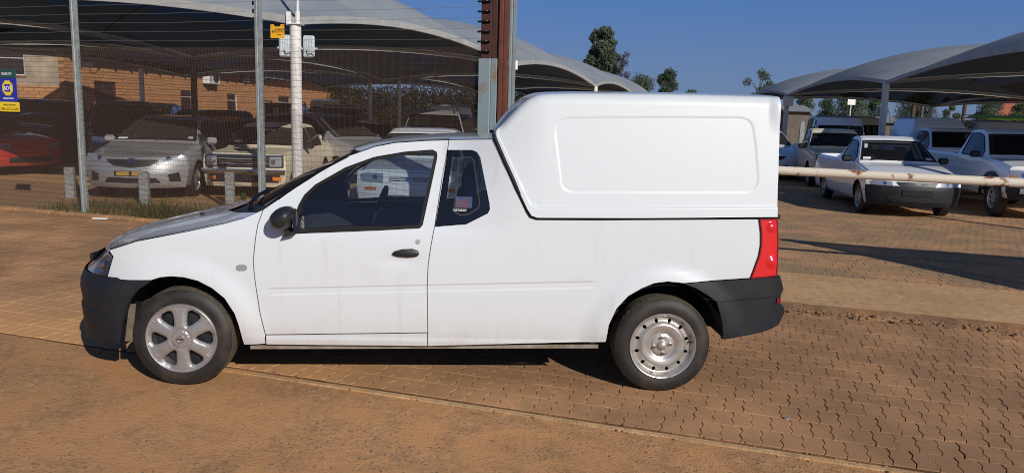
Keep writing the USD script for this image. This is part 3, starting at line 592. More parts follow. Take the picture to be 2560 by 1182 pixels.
# scuttle under the windscreen, wipers, washer jet
xr = P[-1]; q = np.stack([xr + [.004, 0, -.012], xr*.5 + WS[0][np.linspace(0, 20, 41).astype(int)]*.5 + [0, 0, -.008], WS[1][np.linspace(0, 20, 41).astype(int)] + [-.01, 0, .002]], 0)
obj('scuttle', grid(q), M['black_plastic'], pk, smooth=60)
for k, (t0, t1, u1) in enumerate(((-.80, -.05, .18), (.05, .80, .18))):
    def ws(t, u, o=.022):
        i = (t+1)/2*20; j = u*13; a, b = int(min(19, i)), int(min(12, j)); p0 = WS[b, a]*(1-(i-a)) + WS[b, a+1]*(i-a); p1 = WS[b+1, a]*(1-(i-a)) + WS[b+1, a+1]*(i-a)
        return p0*(1-(j-b)) + p1*(j-b) + np.array([-.012, 0, o])
    arm = [ws(t0, .0, .012), ws(t0*.85+t1*.15, .07, .035), ws(t0*.5+t1*.5, .16, .035)]
    w = obj('wiper', tube(arm, [.012, .009, .006], 6), M['seal_rubber'], pk)
    obj('wiper_blade', tube([ws(t0*.88+t1*.12, .10), ws(t0*.5+t1*.5, .145, .026), ws(t1, u1+.02)], .009, 6), M['seal_rubber'], pk)
pj = P[-8, 12]; obj('washer_jet', rbox(pj[0], pj[1], pj[2]+.006, .03, .018, .016, .005), M['black_plastic'], pk)
# headlights, grille, front bumper
for s in (0, 1):
    hp = TP(HEAD).buffer(-.003)
    mm = panel(hp, lambda a, b: F3(a, b, .004), step=.02, flange=.03, outward=(-.6, -1, 0)); inn = panel(hp.buffer(.004), lambda a, b: F3(a, b, -.035), step=.03, flange=0)
    if s: mm = mirror_y(mm, YC); inn = mirror_y(inn, YC)
    h_ = obj('headlight', mm, M['lamp_lens'], pk); obj('reflector', inn, M['lamp_clear'], h_)
    cx, cz = hp.centroid.x, hp.centroid.y
    bl = F3(np.array([cx-.01]), np.array([cz+.01]), -.02)[0]; bl[1] = 2*YC-bl[1] if s else bl[1]
    obj('bulb', move(lathe([(0, -.02), (.018, -.015), (.026, .0), (.024, .012), (0, .012)], 16), bl), M['chrome'], h_)
def nose_x(y, z):
    """bumper outline in plan"""
    h = np.abs(y-YC)/np.maximum(_sz(np.clip(z, .1, .8)), .1); h = np.clip(h, 0, .9999); return -.10 - .69*(1-h**2)**(1/3.2)
bz = np.array([.255, .262, .30, .40, .44, .448, .452, .50, .56, .60, .63, .655, .668])
bo = np.array([-.012, .008, .016, .022, .024, .024, .016, .018, .024, .020, .010, .002, -.006])
arch = [tr([(301, 860)])[0], tr([(307, 804)])[0], tr([(319, 761)])[0], tr([(341, 727)])[0], tr([(383, 699)])[0]]
arch = np.array(sorted(arch, key=lambda q: q[1])); arx = np.interp(bz, arch[:, 1], arch[:, 0])
rows_ = []
for z, o, ax in zip(bz, bo, arx):
    s = np.concatenate([np.linspace(0, 1, 30)**.75]); xsn = ax + (-.786-ax)*s; h = hw(xsn, z, False) + o*(s**.3) + .006
    h[-1] = h[-1]*.0 + .12; near_ = np.stack([xsn - o*s, YC-h, np.full(30, z)], -1); farr = near_[::-1].copy(); farr[:, 1] = 2*YC - farr[:, 1]
    rows_.append(np.vstack([near_, farr]))
rows_ = np.stack(rows_, 0)
obj('front_bumper', grid(rows_, flip=True), M['bumper_plastic'], pk, smooth=38)
obj('bumper_rim', grid(np.stack([rows_[:, 0], rows_[:, 0] + [.0, .05, 0]], 0), flip=True), M['bumper_plastic'], pk); obj('bumper_rim', grid(np.stack([rows_[:, -1], rows_[:, -1] - [.0, .05, 0]], 0)), M['bumper_plastic'], pk)
qi = np.linspace(0, 40, 60); lipx = np.stack([np.interp(qi, np.arange(41), P[0][:, k]) for k in range(3)], -1); bt_ = rows_[-1]; bsel = np.stack([np.interp(lipx[:, 1], bt_[:, 1], bt_[:, k]) for k in range(3)], -1)
NP_ = np.stack([lipx + [.012, 0, -.012], lipx*.5 + bsel*.5 + [.022, 0, 0], bsel + [.014, 0, 0]], 0); obj('nose_panel', grid(NP_[:, 13:-13], flip=True), M['black_plastic'], pk, smooth=True)
for sl_ in (slice(0, 14), slice(-14, None)): obj('headlight_front', grid(NP_[:, sl_], flip=True), M['lamp_clear'], pk, smooth=True)
gp_ = [(-.70, .69), (-.775, .70), (-.765, .74), (-.69, .76)]
yy = np.linspace(.30, 1.34, 21); zz = np.linspace(.665, .745, 6)
Yg, Zg = np.meshgrid(yy, zz, indexing='ij'); hg = np.clip(np.abs(Yg-YC)/.845, 0, .999); Xg = -.06 - .69*(1-hg**2)**(1/3.2) + (Zg-.665)*.5
obj('grille', grid(np.stack([Xg, Yg, Zg], -1)), M['black_plastic'], pk, smooth=True)
obj('number_plate_bracket', rbox(-.815, .82, .655, .02, .40, .07, .006), M['black_plastic'], pk)
# bed floor, tailgate, rear bumper, lamps
sidepanel('tail_lamp', TP(LAMP).buffer(-.003), M['lamp_red'], .02, off=.010, flange=.03)
lp = TP(LAMP)
for (px, py, r_, b_) in ((1928, 567, .030, 1), (1930, 655, .036, 1)):
    q = tr([(px, py)])[0]
    mm = panel(Point(*q).buffer(r_*1.25).intersection(lp.buffer(-.008)), lambda a, b: F3(a, b, .0105 + .013*np.clip(1-((a-q[0])**2+(b-q[1])**2)/(r_*1.25)**2, 0, 1)**1.5), step=.008)
    both('lamp_lens', mm, M['lamp_red'])
both('lamp_border', panel(lp.buffer(.002).difference(lp.buffer(-.0065)), lambda a, b: F3(a, b, .0115), step=.03), M['lamp_red_dark'])
tgx = 3.50
obj('tailgate', rbox(tgx-.01, YC, .89, .045, 1.42, .44, .02), M['white_paint'], pk)
obj('load_bed', cat(box(2.75, YC, .46, 1.7, 1.30, .03), box(1.90, YC, .82, .03, 1.36, .74)), M['dark_inner'], pk)
RBU = [(1707, 706), (1877, 696), (1940, 690), (1949, 688), (1957, 721), (1951, 736), (1789, 752), (1764, 734), (1737, 718)]
RBL = [(1789, 753), (1951, 737), (1951, 758), (1960, 769), (1960, 781), (1946, 810), (1924, 823), (1873, 837), (1801, 845), (1805, 831), (1802, 802)]
sidepanel('rear_bumper_top', TP(RBU).buffer(-.001), M['bumper_plastic'], .025, off=.012, flange=.03)
sidepanel('rear_bumper', TP(RBL).buffer(-.001), M['bumper_plastic'], .025, off=.006, flange=.03)
obj('rear_bumper_centre', cat(rbox(3.56, YC, .66, .07, 1.30, .12, .02), rbox(3.565, YC, .50, .07, 1.30, .18, .03)), M['bumper_plastic'], pk)
q = tr([(1946, 748)])[0]; both('rear_reflector', panel(Polygon([(q[0]-.018, q[1]-.022), (q[0]+.012, q[1]-.018), (q[0]+.012, q[1]+.012), (q[0]-.018, q[1]+.010)]), lambda a, b: F3(a, b, .016), step=.02), M['lamp_red_dark'])
# underside
obj('underbody', cat(box(1.45, YC, .33, 2.1, 1.40, .16), box(3.2, YC, .42, .5, 1.2, .10), box(.0, YC, .35, .62, .95, .12), box(2.9, YC, .42, .8, .8, .1)), M['dark_inner'], pk)
both('jacking_seam', hull([(x, y, z) for x, z in ((.40, .262), (2.51, .296), (.40, .236), (2.51, .274)) for y in (YC-.80, YC-.79)]), plain('seam_metal', (.26, .25, .23), .7, rgb2=(.16, .11, .07), vscale=9))
obj('axle', tube([(2.905, .15, .30), (2.905, 1.49, .30)], .04, 8), M['dark_inner'], pk)
for c, px0 in ((FA, 0), (RA, 1)):
    th = np.linspace(.12, np.pi-.12, 30); R_ = .385
    P = np.stack([np.stack([c[0]+R_*np.cos(th), np.full(30, y), c[1]+R_*np.sin(th)], -1) for y in (-.015, .06, .32)], 0)
    both('wheel_arch_liner', cat(grid(P), grid(np.stack([P[2], np.stack([c[0]+.02*np.cos(th), np.full(30, .32), c[1]+.02*np.sin(th)], -1)], 0))), M['dark_inner'])
mud = tr([(322, 790), (345, 775), (318, 858), (303, 858)]); both('mud_flap', panel(Polygon([(-.345, .27), (-.30, .27), (-.27, .50), (-.31, .50)]), lambda a, b: np.stack([a, 0*a+.03, b], -1), step=.1), plain('mud_dust', (.16, .12, .085), .9, rgb2=(.09, .07, .05), vscale=20))
# black plastic trims
hp = smoothpoly([tuple(tr([(px, py)])[0]) for px, py in ((979, 636), (986, 627), (1005, 622), (1030, 621), (1046, 626), (1049, 634), (1044, 640), (1020, 643), (990, 641))], .004)
hc_ = np.array(hp.centroid.coords[0])
both('door_handle', panel(hp, lambda a, b: F3(a, b, .018*np.clip(1-((a-hc_[0])/.095)**2-((b-hc_[1])/.032)**2, 0, 1)**.5+.001), step=.008), M['black_plastic'])
q = tr([(1045, 604)])[0]; both('door_lock', panel(Point(*q).buffer(.0135), lambda a, b: F3(a, b, .004), step=.01, flange=.006), M['galvanised'])
ip = smoothpoly([tuple(tr([p_])[0]) for p_ in ((591, 664), (597, 661), (612, 661), (618, 665), (618, 672), (612, 676), (597, 676), (591, 673))], .004)
both('side_indicator', panel(ip, lambda a, b: F3(a, b, .006), step=.015, flange=.006), M['lamp_clear'])
# door mirrors
def mirror_shape():
    q = tr([(712, 546)], .09)[0]
    pts = []
    for th, ph in [(t, p) for t in np.linspace(0, 2*np.pi, 22)[:-1] for p in np.linspace(-1.2, 1.2, 9)]:
        cx = .083*math.cos(th)*math.cos(ph); cz = .074*math.sin(th)*math.cos(ph)
        if cz < 0: cz *= .95
        if cx > 0: cx *= .75
        yb = -.10*math.sin(ph)*(1.0 if ph > 0 else 1.0)
        pts.append((q[0] + cx + .02*(cz/.075), YC - hw(q[0], q[1]) - .105 + yb, q[1] + cz))
    return hull(pts), q
mh, mq = mirror_shape()
base = tr([(735, 560), (745, 520), (750, 575), (722, 582)])
bh = hull([*F3(base[:, 0], base[:, 1], .0), *F3(base[:, 0]-.02, base[:, 1]*.98, .06)])
for s in (0, 1):
    a = cat(mh); b = cat(bh)
    if s: a = mirror_y(a, YC); b = mirror_y(b, YC)
    mo = obj('door_mirror', a, M['black_plastic'], pk, smooth=50); obj('mirror_base', b, M['black_plastic'], mo, smooth=40)
    g_ = lathe([(0, 0), (.06, 0), (.062, -.003)], 24); g_ = move(g_, (0, 0, 0), math.pi/2, (0, 0, 1)); yy_ = YC-hw(mq[0], mq[1])-.105
    g_ = move(g_, (mq[0]+.058, yy_ if not s else 2*YC-yy_, mq[1])); obj('mirror_glass', g_, M['chrome'], mo)
# stickers in the quarter window
def near_sheet(pix, o, step=.05): return panel(TP(pix), lambda a, b: F3(a, b, o), step=step)
obj('sticker', near_sheet([(1140, 491), (1181, 492), (1180, 520), (1139, 519)], .0052), M['sticker_blue'], pk, label='faded blue and pink square sticker on the quarter window')
st = obj('sticker', near_sheet([(1131, 520), (1169, 520), (1168, 529), (1130, 529)], .0056), M['sticker_black'], pk, label='narrow black sticker on the quarter window')
tq = tr([(1134, 527)])[0]
def wrap_text(s, h, x, z, o, dep=.0006, bold=True):
    m = text(s, h, dep, bold); v = np.array(m.vertices); p = F3(x+v[:, 0], z+v[:, 1], o) - np.stack([0*v[:, 0], v[:, 2], 0*v[:, 0]], -1)
    return p, np.array(m.faces)
obj('lettering', wrap_text('DATADOT', .0115, tq[0], tq[1], .0062), M['sticker_white'], st)
# cab inside
obj('dashboard', hull([(.35, .16, .80), (.35, 1.48, .80), (.40, .15, .98), (.40, 1.49, .98), (.72, .14, .97), (.72, 1.5, .97), (.82, .14, .86), (.82, 1.5, .86), (.75, .15, .6), (.75, 1.49, .6)]), M['trim_grey'], pk)
sw = np.stack([1.02+.05*np.sin(np.linspace(0, 2*np.pi, 33)), 1.17+.185*np.cos(np.linspace(0, 2*np.pi, 33)), .95+.175*np.sin(np.linspace(0, 2*np.pi, 33))], -1)
so = obj('steering_wheel', tube(sw, .015, 8, False), M['black_plastic'], pk); obj('hub', cat(rbox(1.0, 1.17, .93, .05, .13, .12, .02), tube([(.98, 1.17, .93), (.75, 1.17, .84)], .03, 8), tube([sw[0], sw[16]], .014, 6)), M['black_plastic'], so)
for yc in (.45, 1.19):
    s_ = obj('seat', hull([(1.02, yc-.24, .50), (1.02, yc+.24, .50), (1.0, yc-.23, .62), (1.0, yc+.23, .62), (1.52, yc-.24, .48), (1.52, yc+.24, .48), (1.52, yc-.24, .60), (1.52, yc+.24, .60)]), M['seat_cloth'], pk)
    obj('backrest', hull([(1.45, yc-.24, .58), (1.45, yc+.24, .58), (1.57, yc-.23, .56), (1.57, yc+.23, .56), (1.60, yc-.21, 1.12), (1.60, yc+.21, 1.12), (1.70, yc-.19, 1.10), (1.70, yc+.19, 1.10)]), M['seat_cloth'], s_)
    obj('headrest', rbox(1.69, yc, 1.22, .09, .26, .17, .03), M['seat_cloth'], s_)
obj('cab_floor', box(1.15, YC, .42, 1.4, 1.46, .03), M['trim_grey'], pk)
obj('cab_bulkhead', box(1.86, YC, .74, .02, 1.42, .70), M['trim_grey'], pk)
obj('rear_window', hull([(1.875, .25, 1.12), (1.875, 1.39, 1.12), (1.885, .25, 1.12), (1.885, 1.39, 1.12), (1.84, .32, 1.46), (1.84, 1.32, 1.46), (1.85, .32, 1.46), (1.85, 1.32, 1.46)]), M['glass_dark'], pk)
both('door_trim', panel(door.difference(dwin).intersection(shapely.box(.4, .4, 1.7, .98)), lambda a, b: F3(a, b, -.07), step=.15), M['trim_grey'])
# wheels
def tyre_mesh(R=.302, rim=.192, w=.182, seg=96):
    prof = [(rim-.004, .012), (rim+.006, .004), (rim+.018, .0035), (rim+.03, .0), (rim+.055, -.002), (R-.035, .004), (R-.016, .014), (R-.008, .022)]
    sidew = lathe(prof, seg)
    th = np.arange(seg)/seg*2*np.pi
    tp = [(R-.008, .022), (R-.003, .030), (R, .045), (R, .060), (R-.007, .0605), (R-.007, .066), (R, .0665), (R+.001, w/2), (R, w-.0665), (R-.007, w-.066), (R-.007, w-.0605), (R, w-.06), (R, w-.045), (R-.003, w-.03), (R-.016, w-.012), (rim, w-.004)]
    seg2 = seg*2; P = np.zeros((len(tp), seg2, 3)); t2 = np.arange(seg2)/seg2*2*np.pi
    for i, (r, y) in enumerate(tp):
        rr_ = np.full(seg2, r)
        if i in (0, 1, 2, 3): rr_ = rr_ - np.where(np.arange(seg2) % 4 == 0, .0028, 0)*(1 if i else .4)
        P[i, :, 0] = rr_*np.cos(t2); P[i, :, 2] = rr_*np.sin(t2); P[i, :, 1] = y
    return sidew, grid(P, closed_v=True)
SW, TR = tyre_mesh()
def wheel(c, near, kind):
    W_ = obj('wheel', SW if near else mirror_y(SW, .0), M['tyre'], pk, smooth=40)
    px = UsdGeom.Xformable(W_); px.AddTranslateOp().Set(Gf.Vec3d(float(c[0]), 0.0 if near else 2*YC, float(c[1])))
    fl = (lambda m: m) if near else (lambda m: mirror_y(m, 0.0))
    obj('tread', fl(TR), M['tread'], W_, smooth=40)
    if kind == 'cap':
        R = .203; disc = Point(0, 0).buffer(R, quad_segs=24); holes = []
        for k in range(6):
            a0 = math.radians(92+60*k+30)
            pts = [(r*math.cos(a0+s*w_), r*math.sin(a0+s*w_)) for r, w_, s in ((.085, .05, -1), (.105, .17, -1), (.15, .25, -1), (.172, .235, -1), (.183, .12, -1), (.183, .12, 1), (.172, .235, 1), (.15, .25, 1), (.105, .17, 1), (.085, .05, 1))]
            holes.append(smoothpoly(pts, .008))
        H = shapely.union_all(holes); shp = disc.difference(H)
        Hin = H.boundary; 
        def zf(a, b):
            r = np.hypot(a, b); d = shapely.distance(Hin, shapely.points(a, b)); inside = shapely.contains(H, shapely.points(a, b)); d = np.where(inside, 0, d)
            th_ = np.arctan2(b, a); wv = np.cos(6*(th_-math.radians(92)))     # +1 on a spoke
            y = -.004 - .012*np.clip(1-(r/.20)**2, 0, 1) + .016*np.exp(-d/.0075) - .003*sstep(r, .195, .203)
            y = y + .010*sstep(r, .11, .19)*(wv < .15)*0 - .004*np.exp(-((r-.057)/.004)**2) * 0 + .004*sstep(r, .050, .054)*(1-sstep(r, .06, .075))
            return np.stack([a, y, b], -1)
        obj('hubcap', fl(panel(shp, zf, step=.0075, flange=.012)), M['hubcap'], W_)
        nt_ = []
        for k in range(6):
            a0 = math.radians(92+60*k)
            for dt in (-.09, 0, .09):
                nt_.append(move(rbox(0, 0, 0, .008, .004, .028, .0015), (0, 0, 0), -(a0+dt-math.pi/2), (0, 1, 0)))
                v, f = nt_[-1]; v = v + np.array([.187*math.cos(a0+dt), -.0095, .187*math.sin(a0+dt)]); nt_[-1] = (v, f)
        obj('hubcap_lip', fl(lathe([(.2025, -.007), (.206, -.0085), (.2105, -.006), (.2125, .002), (.2125, .012)], 72)), M['hubcap'], W_, smooth=50)
        obj('spoke_notches', fl(cat(*nt_)), M['steel'], W_)
        obj('emblem', fl(cat(move(lathe([(.017, .0), (.017, -.004), (.022, -.004), (.022, .0)], 24), (0, -.016, 0)), rbox(0, -.0185, 0, .052, .004, .010, .001))), M['chrome'], W_)
        obj('emblem_lettering', fl(move(text('NISSAN', .0062, .001, True), (-.0165, -.0206, -.0031), math.pi/2, (1, 0, 0))), M['sticker_black'], W_)
        obj('brake_disc', fl(lathe([(0, .05), (.12, .05), (.17, .055), (.196, .03)], 32)), M['black_plastic'], W_, smooth=40)
    else:
        prof = [(.200, .002), (.206, -.003), (.203, -.006), (.196, -.004), (.189, .006), (.182, .028), (.177, .034), (.171, .036)]
        obj('rim', fl(lathe(prof, 64)), M['steel'], W_, smooth=50)
        ring = Point(0, 0).buffer(.172, quad_segs=20)
        hs = []
        for k in range(12):
            a0 = math.radians(15+30*k); e = shapely.affinity.scale(Point(0, 0).buffer(1, quad_segs=5), .0105, .0135); hs.append(shapely.affinity.translate(shapely.affinity.rotate(e, math.degrees(a0)-90, origin=(0, 0)), .1575*math.cos(a0), .1575*math.sin(a0)))
        shp = ring.difference(shapely.union_all(hs))
        pr = PchipInterpolator([0, .05, .062, .07, .10, .128, .140, .150, .172, .2], [.024, .022, .022, .030, .016, .012, .020, .034, .036, .036])
        obj('rim_disc', fl(panel(shp, lambda a, b: np.stack([a, pr(np.clip(np.hypot(a, b), 0, .2)), b], -1), step=.0085, flange=.006)), M['steel'], W_)
        obj('hub_cover', fl(cat(lathe([(0, -.002), (.014, -.001), (.024, .004), (.029, .012), (.030, .024)], 24))), M['steel'], W_, smooth=50)
        for k in range(4):
            a0 = math.radians(10+90*k); b_ = move(lathe([(.004, .004), (.009, .004), (.010, .008), (.010, .024)], 6), (.05*math.cos(a0), 0, .05*math.sin(a0))); o_ = obj('wheel_bolt', fl(b_), M['chrome'], W_); obj('bolt_socket', fl(move(lathe([(0, .005), (.004, .0045)], 8), (.05*math.cos(a0), -.0012, .05*math.sin(a0)))), M['dark_inner'], o_)
        obj('valve', fl(tube([(.165, .03, .02), (.178, .005, .022)], .004, 6)), M['seal_rubber'], W_)
        obj('balance_weight', fl(rbox(.055, -.0065, -.192, .03, .004, .008, .001)), M['galvanised'], W_)
        obj('brake_drum', fl(lathe([(0, .06), (.17, .06), (.172, .1)], 32)), M['dark_inner'], W_, smooth=40)
        vt = text('185/65 R15', .012, .0008, True)
wheel(FA, True, 'cap'); wheel(FA, False, 'cap'); wheel(RA, True, 'steel'); wheel(RA, False, 'steel')
# canopy: lofted fibreglass shell on the bed
cap = thing('canopy', 'white fibreglass canopy with recessed side panel fixed over the pickup bed', 'canopy', TB, TYAW)
bot = tr([(1238, 346), (1244, 362), (1263, 403), (1291, 464), (1318, 522), (1328, 538), (1342, 543), (1600, 544), (1800, 542.5), (1950, 540)], .004)
bx_, bz_ = bot[:, 0], bot[:, 1]
bx_ = np.maximum.accumulate(bx_ + np.arange(len(bx_))*1e-4)
zbot = lambda x: np.interp(x, bx_, bz_)
top = np.array([(1.840, 1.568), (1.90, 1.632), (1.95, 1.687), (2.00, 1.738), (2.05, 1.774), (2.11, 1.797), (2.20, 1.806), (2.58, 1.818), (3.18, 1.826), (3.55, 1.826), (3.62, 1.826)])
ztop = PchipInterpolator(top[:, 0], top[:, 1])
XR = 3.528
def caphw(x, z):
    t = np.clip((z-1.10)/.72, -.1, 1.1); base = .846 - .085*t - .012*np.clip(t, 0, 1)**2
    fr_ = np.clip((2.16-x)/.36, 0, 1); base = base - (.10*fr_**1.8)*np.clip((z-1.0)/.8, 0, 1)*1.0
    rear = sstep(x, XR-.06, XR)*.014*sstep(z, 1.60, 1.76) - .0*x
    lipz = zbot(x) + .058; lip = .010*(1-sstep(z-lipz, -.004, .006))
    return base + rear + lip
rp_px = [(1389, 330), (1394, 312), (1405, 299), (1422, 295), (1640, 294), (1852, 295), (1872, 301), (1882, 318), (1888, 360), (1895, 445), (1893, 462), (1884, 474), (1866, 480), (1640, 480), (1430, 480), (1412, 474), (1405, 462)]
pts = np.asarray(rp_px, float); y = np.full(len(pts), .03)
for _ in range(8):
    q = loc_at(pts[:, 0], pts[:, 1], y); y = YC - caphw(q[:, 0], q[:, 1])
rpoly = smoothpoly([tuple(p_) for p_ in q], .03); rb = rpoly.boundary
xs_ = np.unique(np.concatenate([np.linspace(bx_[0]+.004, 2.22, 70), np.linspace(2.22, XR, 270), np.linspace(XR-.06, XR, 10)])); ns = 150
rows_ = []
for x in xs_:
    zb, zt = float(zbot(x)), float(ztop(min(x, 3.6)))
    if zt - zb < .02: zt = zb + .02
    rc = min(.075, (zt-zb)*.42)
    n1 = ns - 14; zz = zb + (zt-rc-zb)*np.linspace(0, 1, n1); hh = caphw(np.full(n1, x), zz)
    pp = shapely.points(np.full(n1, x), zz); d = shapely.distance(rb, pp); ins = shapely.contains(rpoly, pp); sd = np.where(ins, -d, d)
    hh = hh - .0028*(1-sstep(sd, -.006, .003)) - .0016*np.exp(-(sd/.0045)**2)
    h1 = caphw(np.array([x]), np.array([zt-rc]))[0]
    ang = np.linspace(0, np.pi/2, 7)[1:]
    cy = h1-rc*.9; arc = np.stack([cy + rc*.9*np.cos(ang), zt-rc + rc*np.sin(ang)], -1)
    tt = np.linspace(1, 0, 9)[1:]; topy = cy*tt; topz = zt + .028*(1-tt**2)*min(1, (zt-zb)/.3)
    half = np.vstack([np.stack([hh, zz], -1), arc, np.stack([topy, topz], -1)])
    nr = np.stack([np.full(len(half), x), YC-half[:, 0], half[:, 1]], -1); fr2 = nr[::-1][1:].copy(); fr2[:, 1] = 2*YC-fr2[:, 1]
    rows_.append(np.vstack([nr, fr2]))
CP = np.stack(rows_, 0)
obj('shell', grid(CP), M['canopy_white'], cap, smooth=32)
ra = CP[-1]; rear_in = ra.copy(); rear_in[:, 1] = YC + (ra[:, 1]-YC)*.93; rear_in[:, 2] = np.clip(ra[:, 2]*.96+.055, 1.16, None); 
obj('rear_flange', grid(np.stack([ra, ra + [.012, 0, 0], rear_in + [.0, 0, -.02]], 0)), M['canopy_white'], cap, smooth=40)
obj('rear_door', hull([(XR-.01, YC-.70, 1.14), (XR-.01, YC+.70, 1.14), (XR+.01, YC-.70, 1.14), (XR+.01, YC+.70, 1.14), (XR-.01, YC-.66, 1.74), (XR-.01, YC+.66, 1.74), (XR+.01, YC-.66, 1.74), (XR+.01, YC+.66, 1.74)]), M['glass_black'], cap)
obj('front_panel', grid(np.stack([CP[0], np.stack([CP[0][:, 0]*0+CP[0][:, 0], np.full(CP.shape[1], YC), CP[0][:, 2]], -1)], 0), flip=True), M['canopy_white'], cap)
# rubber seal between canopy and bed
sl = []
for px in ((1234.5, 337), (1238, 349), (1262, 404), (1290, 466), (1319, 527), (1327, 540), (1342, 545), (1500, 545.5), (1700, 544.5), (1900, 543), (1949, 542)):
    q = tr([px], .003)[0]; sl.append((q[0], YC-hw(q[0], q[1])-.001, q[1]))
sl = np.array(sl)
sl2 = []
for a, b in zip(sl[:-1], sl[1:]):
    n = max(2, int(np.linalg.norm(b-a)/.04)); sl2 += [a + (b-a)*k/n for k in range(n)]
sl2 = np.array(sl2 + [sl[-1]])
for s in (0, 1):
    c = sl2.copy()
    if s: c[:, 1] = 2*YC - c[:, 1]
    obj('seal', tube(c, .0125, 8), M['seal_rubber'], cap, smooth=60)
for px in ((1381, 543.5), (1558, 543), (1712, 542), (1866, 541)):
    q = tr([px], .012)[0]; obj('clip', rbox(q[0], YC-hw(q[0], q[1])-.016, q[1]+.002, .010, .008, .012, .002), M['chrome'], cap)
# ------------------------------------------------------------------ the other cars. Local axes: x forward from the front axle, y to the car's left, z up
def solid(v, f):
    t = trimesh.Trimesh(v, f, process=True); t.merge_vertices()
    if t.volume < 0: t.invert()
    mm = manifold3d.Manifold(manifold3d.Mesh(np.asarray(t.vertices, np.float32), np.asarray(t.faces, np.uint32)))
    if mm.is_empty(): print('SOLID', mm.status(), t.is_watertight, t.is_winding_consistent, len(t.faces))
    return mm
def thick(P, Q):
    """closed solid between two grids"""
    n, m = P.shape[:2]; a, f = grid(P); b, g_ = grid(Q, flip=True)
    idx = np.arange(n*m).reshape(n, m); ring = np.concatenate([idx[0, :-1], idx[:-1, -1], idx[-1, :0:-1], idx[:0:-1, 0]]); r2 = np.roll(ring, -1); N = n*m
    side = np.vstack([np.stack([ring, r2, r2+N], 1), np.stack([ring, r2+N, ring+N], 1)])
    v = np.vstack([a, b]); fs = np.vstack([f, g_+N, side])
    return solid(v, fs)
_wheel_cache = {}
def car_wheel_meshes(R, rim, w=.185):
    k = (R, rim)
    if k not in _wheel_cache:
        ty = lathe([(rim, .012), (rim+.012, .0), (R-.03, .0), (R-.006, .022), (R, .04), (R, w-.04), (R-.006, w-.02), (rim, w)], 36)
        disc = Point(0, 0).buffer(rim*.93, quad_segs=9); hs = []
        for q in range(8):
            a = q*math.pi/4; hs.append(shapely.affinity.translate(shapely.affinity.rotate(shapely.affinity.scale(Point(0, 0).buffer(1, quad_segs=3), rim*.12, rim*.17), math.degrees(a)-90, origin=(0, 0)), rim*.66*math.cos(a), rim*.66*math.sin(a)))
        rd = panel(disc.difference(shapely.union_all(hs)), lambda a, b: np.stack([a, .03 - .012*np.clip(1-(np.hypot(a, b)/(rim*.45))**2, 0, 1), b], -1), step=rim/4)
        rl = lathe([(rim*.92, .034), (rim*.95, .012), (rim*1.02, .004)], 36)
        bk = lathe([(0, .07), (rim, .07)], 20)
        _wheel_cache[k] = (ty, cat((rd[0], rd[1]), rl), bk)
    return _wheel_cache[k]
def arr(l): l = np.asarray(l, float); return l[:, 0], l[:, 1]
